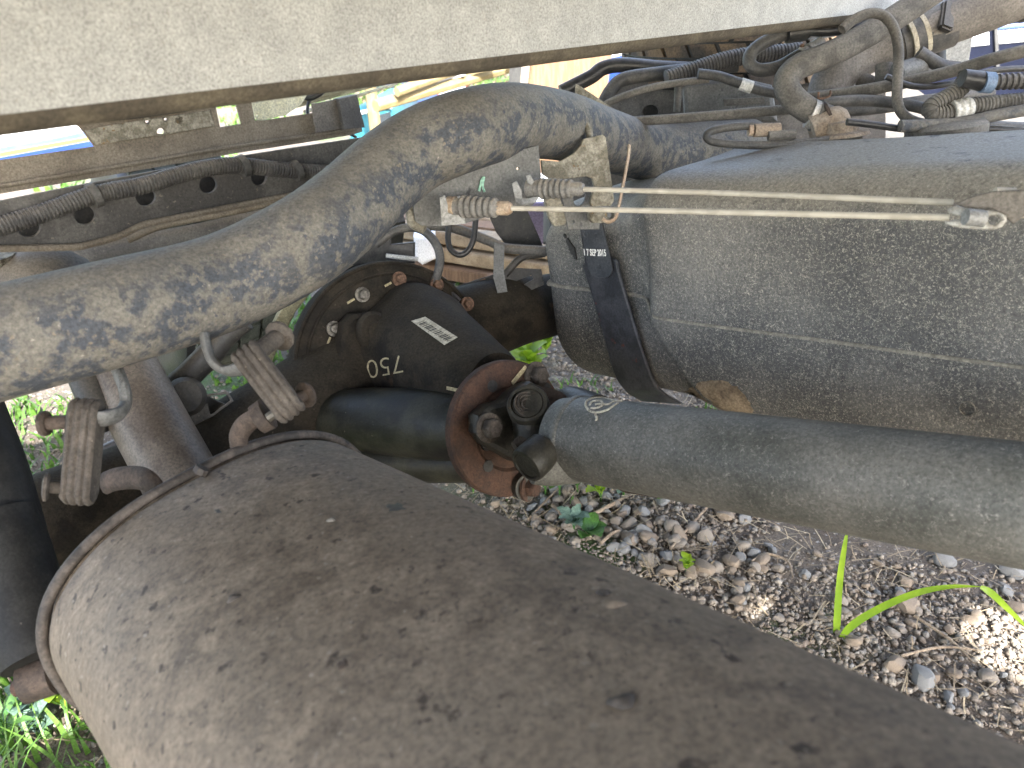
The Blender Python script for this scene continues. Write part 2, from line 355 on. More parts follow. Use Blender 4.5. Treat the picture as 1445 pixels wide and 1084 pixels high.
M['ground'] = mat('gravelly_soil', (0.085, 0.066, 0.05), (0.16, 0.13, 0.10), s=9, p=(.3, .7), rough=.95, bump=.8, bs=120, brange=.006,
                  specks=[((.26, .24, .22), 90, .58, .66, 'n'), ((.05, .04, .032), 60, .62, .7, 'n'), ((.06, .11, .03), 1.6, .54, .62, 'n')])
GR = [(.13, .10, .08), (.20, .165, .13), (.15, .13, .11), (.26, .21, .16), (.17, .16, .14), (.29, .255, .21), (.14, .11, .085), (.21, .205, .19)]
M['gravel'] = mat('mixed_gravel', (.12, .1, .085), (.25, .22, .18), s=60, rough=.9, island=GR, bump=.4, bs=300)
M['stone'] = mat('dusty_stone', (.17, .145, .12), (.27, .235, .195), s=40, rough=.9, bump=.5, bs=200, specks=[((.1, .085, .07), 70, .6, .68, 'n')])
M['stone2'] = mat('rusty_stone', (.16, .125, .092), (.255, .205, .155), s=40, rough=.9, bump=.5, bs=200)
M['stone3'] = mat('grey_stone', (.15, .15, .15), (.23, .23, .225), s=40, rough=.9, bump=.5, bs=200)
M['twig'] = mat('dry_twig', (.17, .125, .085), (.27, .21, .15), s=60, rough=.9, bump=.4)
M['straw'] = mat('dry_straw', (.33, .26, .16), (.42, .34, .22), s=60, rough=.8, island=[(.3, .23, .14), (.2, .15, .1), (.4, .33, .22)])
M['grass'] = mat('green_grass', (.09, .2, .02), (.14, .28, .03), s=20, rough=.5, trans=.3, bump=0, island=[(.045, .11, .02), (.08, .17, .025), (.11, .20, .035), (.05, .10, .04)])
M['leaf'] = mat('green_leaf', (.045, .13, .03), (.09, .2, .04), s=25, rough=.45, trans=.3, bump=.1)
M['leafpale'] = mat('blue_green_leaf', (.10, .17, .13), (.16, .25, .19), s=25, rough=.5, trans=.2, bump=.1)
M['blade'] = mat('lime_grass_blade', (.20, .33, .02), (.30, .44, .03), s=20, rough=.45, trans=.45, bump=0, grain=0)
M['foliage'] = mat('shrub_leaves', (.05, .11, .02), (.1, .18, .04), s=5, rough=.6, trans=.3, bump=0, island=[(.04, .1, .02), (.09, .17, .03), (.15, .22, .05)])

# ------------------------------------------------------------------ ground
def hgt(x, y):
    return 0.012 * mnoise.noise(Vector((x * 2.2, y * 2.2, 3))) + 0.006 * mnoise.noise(Vector((x * 9, y * 9, 7))) + 0.0025 * mnoise.noise(Vector((x * 40, y * 40, 1)))
def axis(lo, hi, near0, near1, step):
    a = list(np.arange(near0, near1, step)); s_ = step
    v = near1; r_ = []
    while v < hi: r_.append(v); s_ *= 1.22; v += s_
    r_.append(hi); l_ = []; s_ = step; v = near0 - step
    while v > lo: l_.append(v); s_ *= 1.22; v -= s_
    l_.append(lo); return l_[::-1] + a + r_
xs = axis(-250, 250, -1.6, 1.7, .014); ys = axis(-250, 250, .2, 2.6, .014)
V = []
for y in ys:
    for x in xs:
        k = max(0, 1 - max(0, math.hypot(x, y) - 3) / 4)
        V.append((x, y, hgt(x, y) * k))
nx = len(xs)
F = [(j * nx + i, j * nx + i + 1, (j + 1) * nx + i + 1, (j + 1) * nx + i) for j in range(len(ys) - 1) for i in range(nx - 1)]
single('ground', (V, F), M['ground'], None, None, kind='structure', angle=3)

# ------------------------------------------------------------------ truck: unseen shade floor and cross beams
def rt(r, t, z): return RV * r + TV * t + Z * z
def inpoly(x, y, pg):
    c = False
    for i in range(len(pg)):
        (x1, y1), (x2, y2) = pg[i - 1], pg[i]
        if (y1 > y) != (y2 > y) and x < (x2 - x1) * (y - y1) / (y2 - y1) + x1: c = not c
    return c
def gnd(x, y):
    r = ray(x, y); return CAM + r * (-CAM.z / r.z)
def deck():
    """unseen steel sheet floor added for shade, cut open where sun patches fall"""
    z0, z1 = 1.02, 1.035; st = .03; hs = []
    for pg in SUN_HOLES:
        q = []
        for (x, y) in pg:
            p_ = gnd(x, y) + tosun * (z0 / tosun.z); q.append((p_.dot(RV), p_.dot(TV)))
        hs.append(q)
    parts = []
    r_ = -1.35
    nt_ = int((1.20 + .95) / st)
    while r_ < 1.7:
        run = None
        for j in range(nt_ + 1):
            tt = -.95 + j * st; cut = j == nt_ or any(inpoly(r_ + st / 2, tt + st / 2, h) for h in hs)
            if run is None and not cut: run = tt
            elif run is not None and cut:
                v = [rt(r, t_, z) for z in (z0, z1) for (r, t_) in ((r_, run), (r_ + st, run), (r_ + st, tt), (r_, tt))]
                parts.append((v, [(3, 2, 1, 0), (4, 5, 6, 7), (0, 1, 5, 4), (1, 2, 6, 5), (2, 3, 7, 6), (3, 0, 4, 7)])); run = None
        r_ += st
    return join(*parts)
SUN_HOLES = [[(1362, 862), (1385, 850), (1412, 858), (1500, 880), (1500, 985), (1440, 978), (1395, 950), (1370, 905)],  # openings laid out along the sun rays to throw the ground sun patches
              [(1042, 852), (1062, 842), (1100, 848), (1112, 866), (1100, 882), (1060, 872)],
              [(-40, 565), (60, 520), (140, 510), (150, 560), (110, 605), (40, 630), (-50, 645)],
              [(-60, 900), (10, 890), (40, 950), (20, 1000), (-60, 990)], [(40, 985), (95, 960), (125, 1010), (110, 1060), (50, 1040)]]
single('shade_floor', deck(), M['brownbeam'], 'unseen flat steel floor added over the pale cross beam to shade the truck, cut for sun patches', 'shade floor', smooth=False)  # unseen sheet added overhead to keep the sun off the parts below

def prof_beam(A, B, prof):
    """profile (back distance, height) swept from A to B"""
    V = []
    ax = (B - A).normalized(); back = RV
    for p in (A, B):
        for (q, hh) in prof: V.append(p + back * q + Z * hh)
    n = len(prof)
    F = [(k, (k + 1) % n, n + (k + 1) % n, n + k) for k in range(n)] + [tuple(range(n - 1, -1, -1)), tuple(range(n, 2 * n))]
    return V, F
t = Thing('cross_beam', 'pale speckled dusty steel beam running across the top of the picture', 'beam')
p0 = rt(.5, 0, 0)
A, B = hit(-330, 201, p0, RV), hit(1290, 10.5, p0, RV)
lean = 0
t.part('web', prof_beam(A, B, [(0, 0), (0, .235), (.004, .24), (.05, .24), (.05, .236), (.006, .236), (.004, .0)]), M['beam'], angle=.5)
t.part('lower_lip', prof_beam(A, B, [(.0002, -.0002), (.003, -.006), (.008, -.0105), (.014, -.012), (.055, -.012), (.055, -.008), (.014, -.008), (.0042, -.0002)]), M['lip'], angle=1.0)
t.done()

# the beam with round holes and its conduit
p1 = rt(.95, 0, 0)
t = Thing('cross_member', 'dark dusty cross member with a row of round holes above the exhaust pipe', 'cross member')
outer = [(-60, 297), (0, 284), (110, 262), (221, 241), (298, 227), (400, 211), (520, 193), (640, 172), (640, 236), (520, 252), (398, 275), (311, 292), (225, 309), (205, 313), (190, 320), (165, 331), (120, 343), (100, 346), (0, 349), (-60, 350)]
hl = [circle2((41, 322), 16, 13), circle2((120, 304), 15, 13), circle2((206, 278), 14, 13), circle2((294, 261), 12.5, 12), circle2((366, 250), 11, 12)]
t.part('web', plate_mesh('web', outer, hl, p1, RV, .006), M['frame'])
t.part('lower_flange', tube([hit(x, y, p1, RV) - RV * .004 for x, y in [(-60, 351), (0, 350), (100, 348), (120, 345), (165, 333), (190, 321), (205, 315), (225, 311), (311, 294), (398, 277), (520, 254)]], .004, seg=8, n=3), M['brownbeam'])
bk = [(-60, 299), (640, 175), (640, 234), (520, 250), (225, 307), (100, 344), (-60, 348)]
t.part('back_plate', plate_mesh('back_plate', bk, [], p1 + RV * .05, RV, .004), M['black'])
for k in range(5): pass
t.done()
t = Thing('wiring_conduit', 'black corrugated conduit clipped along the cross member with round holes', 'conduit')
pth = [(-30, 330), (0, 320), (60, 301), (130, 276), (200, 262), (255, 246), (300, 236), (340, 234), (400, 240), (455, 243), (520, 246)]
toc = lambda q, k: q + (CAM - q).normalized() * k
cp = [toc(hit(x, y, p1, RV), .020) for x, y in pth]
t.part('sleeve', tube(cp, .0095, seg=12, n=10, rib=260, ribamp=.0006), M['conduit'])
for (x, y) in [(133, 276), (343, 234), (418, 241)]:
    q = toc(hit(x, y, p1, RV), .020)
    t.part('tie', lathe([(.0105, -.004), (.0135, -.004), (.0135, .004), (.0105, .004)], frame(q, TV + Z * .2), 14), M['hosedark'])
t.done()

# brown rear beam with its square hole
p2 = rt(1.3, 0, 0)
t = Thing('rear_beam', 'brown dusty rear beam with a square hole and pin holes, seen under the pale beam', 'beam')
o2 = [(-60, 237), (0, 226), (133, 207), (118, 186), (104, 172), (104, 150), (352, 112), (353, 134), (360, 170), (372, 170), (440, 160), (505, 148), (512, 186), (500, 190), (440, 200), (330, 217), (200, 240), (-60, 284)]
hl = [[(303, 142), (331, 138), (341, 175), (311, 180)], circle2((208, 171), 3, n=10), circle2((227, 186), 5.5, n=14), circle2((234, 168), 2.6, n=10)]
t.part('web', plate_mesh('web', o2, hl, p2, RV, .005), M['brownbeam'])
t.part('mottled_strip', plate_mesh('mottled_strip', [(136, 205), (120, 184), (160, 176), (296, 156), (303, 178), (230, 190)], [circle2((227, 186), 7, n=14), circle2((208, 171), 4.5, n=10), circle2((234, 168), 4, n=10)], p2 - RV * .004, RV, .003), M['olive'])
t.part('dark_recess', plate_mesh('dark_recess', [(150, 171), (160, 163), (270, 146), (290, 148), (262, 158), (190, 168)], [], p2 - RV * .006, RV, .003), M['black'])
t.part('lower_flange', tube([hit(x, y, p2, RV) - RV * .004 for x, y in [(-60, 272), (200, 228), (330, 206), (500, 182)]], .0035, seg=8), M['brownbeam'])
t.part('end_plate', plate_mesh('end_plate', [(440, 147), (476, 140), (484, 181), (446, 188)], [], p2 - RV * .02, RV, .004), M['duct'])
t.part('end_block', plate_mesh('end_block', [(478, 140), (504, 134), (515, 180), (486, 183)], [], p2 - RV * .03, RV, .02), M['frame'])
t.done()
t = Thing('cream_bracket', 'cream painted bracket with a rounded corner and long rails, right of the square hole', 'bracket')
p3 = rt(1.36, 0, 0)
t.part('plate', plate_mesh('plate', [(352, 132), (440, 118), (436, 130), (425, 148), (402, 163), (366, 171), (361, 168)], [circle2((363, 163), 2, n=8)], p3, RV, .006), M['cream'])
for (a, b, rr) in [((372, 160), (620, 96), .006), ((380, 150), (640, 84), .009), ((430, 158), (560, 118), .004)]:
    t.part('rail', tube([P(*a, 1.62), P(*b, 2.0)], rr, seg=8), M['creamdirty'])
t.done()
t = Thing('loose_wire', 'thin black wire forking over the rear beam beside the grey end block', 'wire')
t.part('trunk', tube([P(x, y, 1.5) for x, y in [(445, 118), (452, 128), (438, 140), (434, 155), (436, 168)]], .0035, seg=8), M['hoseblack'])
t.part('branch', tube([P(x, y, 1.5) for x, y in [(436, 168), (428, 178), (423, 192), (421, 202)]], .003, seg=8), M['hoseblack'])
t.part('branch', tube([P(x, y, 1.5) for x, y in [(436, 168), (452, 171), (470, 175), (490, 187), (503, 194)]], .003, seg=8), M['hoseblack'])
t.part('knot', tube([P(x, y, 1.49) for x, y in [(424, 128), (434, 138), (448, 134), (462, 122)]], .006, seg=8), M['hoseblack'])
t.done()

# bars behind the exhaust at the left
single('support_bar', tube([P(40, 372, 1.16), P(200, 348, 1.2), P(330, 322, 1.24), P(560, 262, 1.34)], [.02] * 4, seg=12, n=4, flat=.7), M['frame'], 'long dark brown bar just above the exhaust pipe, below the cross member', 'bar')
single('brake_pipe', tube([P(180, 338, 1.12), P(230, 318, 1.13), P(330, 298, 1.16), P(420, 277, 1.22)], .006, seg=10), M['brownbeam'], 'thin dusty pipe between the cross member and the brown bar', 'pipe')
single('dark_backing_bar', tube([P(-80, 420, 1.5), P(200, 360, 1.6), P(560, 300, 1.75)], [.075, .08, .085], seg=4, n=2), M['black'], 'black bar added as dark fill behind the bars over the exhaust pipe', 'backing bar')  # dark bar added to fill the shade between cross member and exhaust
t = Thing('bump_stop', 'rounded rubber bump stop peeping over the left end of the exhaust pipe', 'bump stop')
c = P(62, 410, .95)
t.part('dome', lathe([(.001, .052), (.02, .05), (.04, .042), (.058, .025), (.066, 0), (.066, -.05)], frame(c, Z), 28), M['frame'])
t.part('collar', lathe([(.06, -.02), (.03, .0), (.026, .02), (.03, .028)], frame(P(-8, 395, .92), Z), 20), M['olive'])
t.done()

# ------------------------------------------------------------------ exhaust pipe
EX = [(-120, 515, .55), (0, 484, .573), (155, 444, .61), (315, 399, .675), (427, 343, .705), (490, 295, .75), (542, 247, .79), (590, 212, .815), (646, 188, .82), (700, 174, .86), (746, 172, .915), (800, 180, .99), (850, 196, 1.08), (905, 212, 1.17), (960, 214, 1.24), (1060, 208, 1.3)]
t = Thing('exhaust_pipe', 'fat curved exhaust pipe, blue black steel blotched with tan dust', 'exhaust pipe')
t.part('pipe', tube([P(*e) for e in EX], [.042] * 13 + [.043, .045, .045], seg=48, n=8), M['pipe'])
t.part('weld_bead', tube([P(x, y, d) for x, y, d in [(823, 168, .955), (832, 190, .945), (828, 214, .945), (812, 232, .96), (790, 240, .98)]], .0045, seg=8, n=6), M['olive'])
# bracket welded to it
pb = P(830, 240, .93); nb = (CAM - P(830, 240, .93) + XC * .35).normalized()
t.part('bracket', plate_mesh('bracket', [(764, 226), (790, 228), (808, 218), (820, 205), (824, 196), (851, 190), (855, 194), (867, 283), (862, 291), (836, 292), (833, 286), (839, 262), (836, 252), (828, 249), (792, 253), (780, 255), (766, 246)], [], pb, nb, .006), M['olive'])
t.part('bracket_foot', plate_mesh('bracket_foot', [(831, 296), (872, 296), (874, 303), (864, 315), (838, 315), (833, 310)], [circle2((862, 303), 5, 6, n=12)], pb - nb * .004, nb, .012, bev=.002), M['olive'])
t.part('bracket_leg', plate_mesh('bracket_leg', [(768, 274), (790, 278), (795, 290), (800, 312), (797, 318), (783, 320), (775, 308)], [], pb - nb * .01, nb, .01, bev=.002), M['olive'])
t.part('back_plate', plate_mesh('back_plate', [(788, 250), (842, 247), (848, 300), (846, 324), (802, 324), (795, 290)], [circle2((818, 278), 8, 13, n=18, rot=.3), circle2((808, 313), 3, n=8)], pb - nb * .03, nb, .004), M['greyplate'])
t.done()
single('hook_strip', tube([P(x, y, .92) for x, y in [(888, 205), (886, 225), (879, 262), (873, 292), (868, 308), (858, 313), (850, 309)]], .004, seg=8, flat=.5), M['ferrule'], 'thin rusty metal strip hooked under the olive bracket of the exhaust pipe', 'strip')

# ------------------------------------------------------------------ muffler
ax = C3(-0.926, 0.2326, 1).normalized()
uu = C3(0.7337, 0, 0.6794).normalized(); vv = C3(0.1143, 0.9857, -0.1234).normalized()
P0 = P(280, 661, .63)
e1 = (uu * .9 + vv * .44).normalized(); e2 = (uu * -.44 + vv * .9).normalized()
MC = P0 + e1 * -.008 + e2 * -.0975
def oval(sc_=1.0, sy=None, n=72, k=2.45):
    out = []
    for i in range(n):
        a = 2 * math.pi * i / n; c, s_ = math.cos(a), math.sin(a)
        out.append((math.copysign(abs(c) ** (2 / k), c) * .1465 * sc_, math.copysign(abs(s_) ** (2 / k), s_) * .0965 * (sy or sc_)))
    return out
def mloft(rings, n=72, caps=True):
    V, F = [], []
    for (s_, sc_) in rings:
        for (a, b) in oval(sc_, n=n): V.append(MC - ax * s_ + e1 * a + e2 * b)
    for i in range(len(rings) - 1):
        for k in range(n):
            k2 = (k + 1) % n; F.append((i * n + k, i * n + k2, (i + 1) * n + k2, (i + 1) * n + k))
    if caps: F += [tuple(range(n - 1, -1, -1)), tuple((len(rings) - 1) * n + k for k in range(n))]
    return V, F
t = Thing('muffler', 'big brown rust stained oval muffler filling the foreground', 'muffler')
ML = .62
sh = mloft([(.006, .965), (.009, .975)] + [(.012 + (ML - .02) * i / 60, .985) for i in range(61)])
# small dents
dents = [((865, 850), .010, -.003), ((560, 716), .012, -.003), ((878, 995), .016, -.004), ((300, 722), .01, -.002)]
t.part('shell', sh, M['muffler'], angle=1.2)
t.part('end_cap', mloft([(-.02, .80), (-.012, .9), (-.004, .955), (.004, .968)]), M['muffler'])
ro = [MC + ax * 0 + e1 * a + e2 * b for a, b in oval(1.0)]
t.part('end_rim', tube(ro + [ro[0]], .0044, seg=10, n=1, cap=False), M['rim'])
t.part('near_rim', tube([q - ax * ML for q in ro] + [ro[0] - ax * ML], .0052, seg=10, n=1, cap=False), M['rim'])
t.part('near_cap', mloft([(ML - .01, .968), (ML, .95), (ML + .01, .85)]), M['muffler'])
def on_muffler(x, y):
    r = ray(x, y); lo, hi = .08, 1.2
    def inside(d):
        q = CAM + r * d - MC; a = abs(q.dot(e1)) / (.1465 * .985); b = abs(q.dot(e2)) / (.0965 * .985)
        return a ** 2.45 + b ** 2.45 < 1
    d = lo
    while d < hi and not inside(d): d += .0015
    return CAM + r * d, d
def mnormal(q):
    d = q - MC; a, b = d.dot(e1), d.dot(e2)
    g = e1 * (math.copysign(abs(a / .153) ** 1.45, a) / .153) + e2 * (math.copysign(abs(b / .101) ** 1.45, b) / .101); return g.normalized()
for (x, y, sx, m_) in [(865, 853, .005, 'muffler'), (852, 838, .003, 'rim'), (330, 845, .0035, 'rim'), (878, 990, .0045, 'rim'), (468, 735, .0025, 'bolt')]:
    q, d = on_muffler(x, y); n_ = mnormal(q)
    t.part('weld_blob', lathe([(sx, -.001), (sx * .9, .0005), (sx * .55, .0018), (.0003, .0024)], frame(q, n_), 12, sx=1.5, wob=lambda a, h: 1 + .18 * math.sin(3 * a + sx * 4000)), M[m_])
for (x, y, sx, asp) in [(192, 823, .0035, 2.0), (308, 722, .004, 3.0), (558, 716, .006, 1.3), (484, 938, .003, 1.2), (1034, 930, .003, 1.5)]:
    q, d = on_muffler(x, y); n_ = mnormal(q)
    t.part('dark_scab', lathe([(sx, -.0005), (sx * .9, .0003), (.0003, .0006)], frame(q, n_, ax), 14, sx=asp, wob=lambda a, h: 1 + .25 * math.sin(4 * a) + .15 * math.sin(7 * a + 1)), M['yoke'] if sx > .0031 else M['rustdark'])
t.part('rim_lug', tube([P(281, 668, .62), P(286, 660, .62)], .006, seg=8), M['rim'])
t.part('hanger_hook', tube([P(x, y, d) for x, y, d in [(338, 632, .655), (337, 615, .65), (346, 600, .645), (360, 590, .64), (372, 585, .635)]], [.008, .008, .0085, .0085, .009], seg=10, flat=.6), M['rustdark'])
t.part('hook_collar', lathe([(.006, -.006), (.013, -.006), (.014, .004), (.008, .005)], frame(P(372, 587, .635), C3(.6, .35, 0)), 10), M['rustdark'])
t.part('hanger_hook', tube([P(x, y, d) for x, y, d in [(148, 682, .68), (165, 676, .67), (190, 674, .66), (208, 678, .65), (220, 690, .65), (226, 700, .65)]], [.010, .010, .010, .010, .009, .009], seg=10, flat=.5, upv=YC), M['rustdark'])
t.done()

# pipe that drops behind the exhaust to the muffler
t = Thing('tail_pipe', 'smooth brown spotted pipe dropping behind the exhaust pipe to the muffler end', 'pipe')
t.part('pipe', tube([P(118, 410, .92), P(150, 478, .90), P(205, 585, .87), P(262, 690, .84), P(300, 770, .81)], .040, seg=36, n=8), M['brownpipe'])
t.part('side_stub', tube([P(115, 520, .86), P(140, 575, .85), P(158, 600, .85)], .018, seg=14), M['black'])
t.done()

# rubber hangers
def hanger(Pt, Pb, pin_dir, name_label, wid, thick):
    """ribbed rubber loop with its length from Pt to Pb, pins along pin_dir"""
    t = Thing('rubber_hanger', name_label, 'exhaust hanger', 'ribbed rubber exhaust hangers')
    Lv = (Pb - Pt); Ln = Lv.length; l = Lv.normalized(); w_ = (pin_dir - l * pin_dir.dot(l)).normalized(); dp = l.cross(w_)
    V, F = [], []; nw, na = 28, 44
    for i in range(nw + 1):
        f = i / nw; wpos = (f - .5) * wid
        rr = thick * (1 - .13 * (.5 + .5 * math.cos(f * 2 * math.pi * 4)) ** 2 - .10 * abs(2 * f - 1) ** 4)
        for k in range(na):
            a = 2 * math.pi * k / na
            cc = Pt if math.cos(a) > 0 else Pb
            bulge = 1 + .05 * math.sin(a * 2 + 1)
            waist = 0
            V.append(cc + w_ * wpos - l * (math.cos(a) * rr * bulge) + dp * (math.sin(a) * rr) + w_ * .0015 * mnoise.noise(Vector((a * 2, f * 4, 0))))
    m_ = nw + 1
    for i in range(nw):
        for k in range(na):
            k2 = (k + 1) % na; F.append((i * na + k, i * na + k2, (i + 1) * na + k2, (i + 1) * na + k))
    F += [tuple(range(na - 1, -1, -1)), tuple(nw * na + k for k in range(na))]
    t.part('rubber_block', (V, F), M['rubber'], angle=.5)
    return t, l, w_, dp
pin = C3(1, 0.06, .1).normalized()
t, l, w_, dp = hanger(P(122, 585, .60), P(112, 690, .60), C3(1, .02, .15), 'upright ribbed rubber exhaust hanger with a pin to its left, in front of bright grass', .022, .0125)
def pinpart(t, a, b, r, hr, m):
    d = (Vector(b) - Vector(a)); n = d.length
    pp = t.part('pin', lathe([(r, 0), (r, n * .8), (hr * .8, n * .8), (hr, n * .86), (hr, n * .95), (hr * .6, n), (.0005, n * 1.02)], frame(a, d), 12), m)
    return pp
pinpart(t, P(112, 594, .6), P(58, 598, .60), .0055, .010, M['rustdark'])
pinpart(t, P(110, 688, .6), P(60, 687, .59), .005, .011, M['rubber'])
t.part('hook', tube([P(x, y, d) for x, y, d in [(158, 505, .63), (168, 528, .63), (176, 550, .62), (177, 570, .62), (168, 584, .61), (150, 590, .60), (130, 592, .60)]], .0085, seg=12, flat=.55), M['greyplate'])
t.done()
t, l, w_, dp = hanger(P(355, 508, .62), P(402, 570, .62), C3(.82, .55, .15), 'tilted ribbed rubber exhaust hanger just left of the axle housing', .023, .013)
pinpart(t, P(362, 498, .63), P(398, 472, .66), .0075, .0135, M['rubber'])
pinpart(t, P(404, 570, .62), P(434, 556, .64), .005, .011, M['rustdark'])
t.part('hook', tube([P(x, y, d) for x, y, d in [(288, 470, .64), (293, 493, .64), (302, 512, .64), (320, 523, .64), (342, 520, .63), (356, 512, .625)]], .0085, seg=12, flat=.5), M['greyplate'])
t.part('lower_pin', tube([P(378, 590, .62), P(392, 580, .62)], .004, seg=8), M['bolt'])
t.done()

# ------------------------------------------------------------------ rear axle
sax = (P(1600, 735, .505) - P(815, 618, .82)).normalized()          # along the drive shaft to the front
t = Thing('rear_axle', 'black rear axle with its big bolted differential housing', 'axle')
TVc = TV
D0 = P(560, 515, 1.10)
dn = (sax * .75 + (CAM - D0).normalized() * .6).normalized()         # the cover faces between the shaft and the camera
dM = frame(D0, dn, Z)
tl = D0 - TV * .09
t.part('axle_tube', tube([D0 - dn * .04 - TV * .05, P(300, 640, .98), P(40, 745, .83), P(-60, 790, .78)], [.075, .056, .052, .052], seg=28, n=6), M['diff'])
t.part('axle_tube', tube([D0 - dn * .07 + TV * .06, P(700, 446, 1.22), P(790, 428, 1.32), P(1000, 380, 1.5)], [.07, .06, .052, .052], seg=28, n=6), M['diff'])
rims = lathe([(.10, -.10), (.135, -.05), (.146, -.03), (.148, -.012), (.146, -.002), (.140, .0), (.128, .001), (.124, .0035), (.001, .0036)], dM, 56)
hous = t.part('housing', rims, M['diff'], angle=.6)
t.part('housing_lip', tube([dM @ Vector((math.cos(a) * .1435, math.sin(a) * .1435, .0)) for a in [2 * math.pi * k / 48 for k in range(49)]], .003, seg=8, n=1, cap=False), M['diff'])
t.part('gasket_edge', tube([dM @ Vector((math.cos(a) * .1285, math.sin(a) * .1285, .002)) for a in [2 * math.pi * k / 48 for k in range(49)]], .0022, seg=8, n=1, cap=False), M['diff'])
# dome with flats and its nose to the pinion
PF = P(719, 605, .90)                                                   # pinion flange centre
DC = hit(584, 494, D0 + dn * .004, dn); PE = P(702, 562, .95)
V, F = [], []; N_ = 56; rows = 18
for i in range(rows + 1):
    f = i / rows
    # centre moves from the cover centre to the pinion
    c = DC.lerp(DC + dn * .048, min(1, f / .3)) if f < .3 else (DC + dn * .048).lerp(PE, (f - .3) / .7)
    ease = (f - .3) / .7 if f > .3 else 0
    r_ = .091 - .013 * (f / .3) ** 3 if f < .3 else .022 * (1 - ease) ** .7 + .056
    n_ = dn.lerp(sax, min(1, max(0, ease * 1.3))).normalized(); fm = frame(c, n_, Z)
    for k in range(N_):
        a = 2 * math.pi * k / N_; w2 = 1 + (.045 * math.cos(3 * a + 1.4) + .03 * math.cos(6 * a + .5)) * (1 - ease)
        V.append(fm @ Vector((math.cos(a) * r_ * w2, math.sin(a) * r_ * w2, 0)))
for i in range(rows):
    for k in range(N_):
        k2 = (k + 1) % N_; F.append((i * N_ + k, i * N_ + k2, (i + 1) * N_ + k2, (i + 1) * N_ + k))
F.append(tuple(rows * N_ + k for k in range(N_)))
nose = t.part('nose_casing', (V, F), M['diff'], angle=.5)
t.part('pinion_tube', tube([P(455, 590, 1.05), P(560, 596, .985), P(640, 602, .935), P(690, 606, .905)], [.040, .044, .042, .036], seg=32, n=5), M['axlegreen'])
t.part('lower_ledge', tube([P(470, 650, 1.03), P(560, 656, .99), P(665, 658, .95)], [.024, .024, .022], seg=12, n=4, flat=.8), M['axlegreen'])
boss = t.part('filler_boss', lathe([(.024, -.02), (.024, .008), (.020, .013), (.012, .0135), (.011, .016), (.002, .0165)], frame(hit(526, 468, D0 + dn * .034, dn), dn, Z), 28, sx=1.15), M['diff'])
pad = t.part('flat_pad', plate_mesh('flat_pad', [(485, 455), (497, 442), (525, 440), (542, 455), (552, 480), (575, 540), (560, 548), (500, 545), (478, 520), (480, 480)], [], D0 + dn * .034, dn, .032, bev=.008), M['diff'])
from mathutils.bvhtree import BVHTree
def bvh_of(*obs):
    V, F = [], []
    for o in obs:
        k = len(V); V += [v.co.copy() for v in o.data.vertices]; F += [[i + k for i in p.vertices] for p in o.data.polygons]
    return BVHTree.FromPolygons(V, F)
def drape(me, bv, off=.0006):
    """lay paint or paper on the surface it sticks to"""
    b_ = bmesh.new(); b_.from_mesh(me); bmesh.ops.triangulate(b_, faces=b_.faces[:]); bmesh.ops.subdivide_edges(b_, edges=b_.edges[:], cuts=3, use_grid_fill=True); b_.to_mesh(me); b_.free()
    zs = [v.co.dot(dn) for v in me.vertices]; mid = (min(zs) + max(zs)) / 2
    for v in me.vertices:
        vd = (v.co - CAM).normalized(); q = bv.ray_cast(CAM, vd)
        if q[0] is not None: v.co = q[0] - vd * (off if v.co.dot(dn) > mid else -.0002)
    me.update(); return me
bm_ = to_mesh('bolt', *lathe([(.0095, -.002), (.0095, .002), (.0075, .0022)], None, 16))
hexp = lathe([(.0072, .002), (.0072, .007), (.006, .0085), (.0005, .0088)], None, 6)
boltmesh = to_mesh('housing_bolt', *join(lathe([(.0105, -.002), (.0105, .0025), (.0072, .003)], None, 16), hexp), angle=.4)
boltmesh2 = boltmesh.copy(); boltmesh.materials.append(M['bolt']); boltmesh2.materials.append(M['boltrust'])
for (x, y, ru) in [(454, 526, 1), (471, 464, 0), (511, 416, 0), (563, 394, 1), (616, 402, 1), (659, 429, 1), (690, 470, 1), (448, 580, 1)]:
    q = hit(x, y, D0 + dn * .004, dn)
    t.part('bolt', boltmesh2 if ru else boltmesh, None, M=frame(q, dn) @ Matrix.Rotation(x, 4, 'Z'), label='rusty bolt' if ru else 'bright zinc bolt')
for (x, y, x2, y2) in [(466, 476, 462, 487), (500, 422, 490, 428), (552, 399, 543, 404)]:
    a_, b_ = hit(x, y, D0 + dn * .0035, dn), hit(x2, y2, D0 + dn * .0035, dn)
    t.part('paint_tick', tube([a_, b_], .0018, seg=6), M['chalk'])
# barcode sticker
sp = P(612, 466, .985); sn = (dn * .85 + YC * .45).normalized()
bvd = bvh_of(nose, pad, boss)
def gridquad(c, n):
    V, F = [], []
    for j in range(n + 1):
        for i in range(n + 1):
            a, b = i / n, j / n; x = (c[0][0] * (1 - a) + c[1][0] * a) * (1 - b) + (c[3][0] * (1 - a) + c[2][0] * a) * b; y = (c[0][1] * (1 - a) + c[1][1] * a) * (1 - b) + (c[3][1] * (1 - a) + c[2][1] * a) * b
            V.append(P(x, y, .9))
    for j in range(n):
        for i in range(n): o = j * (n + 1) + i; F.append((o, o + 1, o + n + 2, o + n + 1))
    return V, F
def lay(g, off):
    V = []
    for v in g[0]:
        vd = (v - CAM).normalized(); q = bvd.ray_cast(CAM, vd); V.append(q[0] - vd * off if q[0] is not None else v)
    return V, g[1]
stk = t.part('barcode_sticker', lay(gridquad([(580, 453), (600, 447), (646, 476), (627, 487)], 8), .0006), M['sticker'])
bars = []
random.seed(3); f = .06
def sq(a, b): return (584 + (629 - 584) * a + (598 - 584) * b, 455 + (483 - 455) * a + (450 - 455) * b)
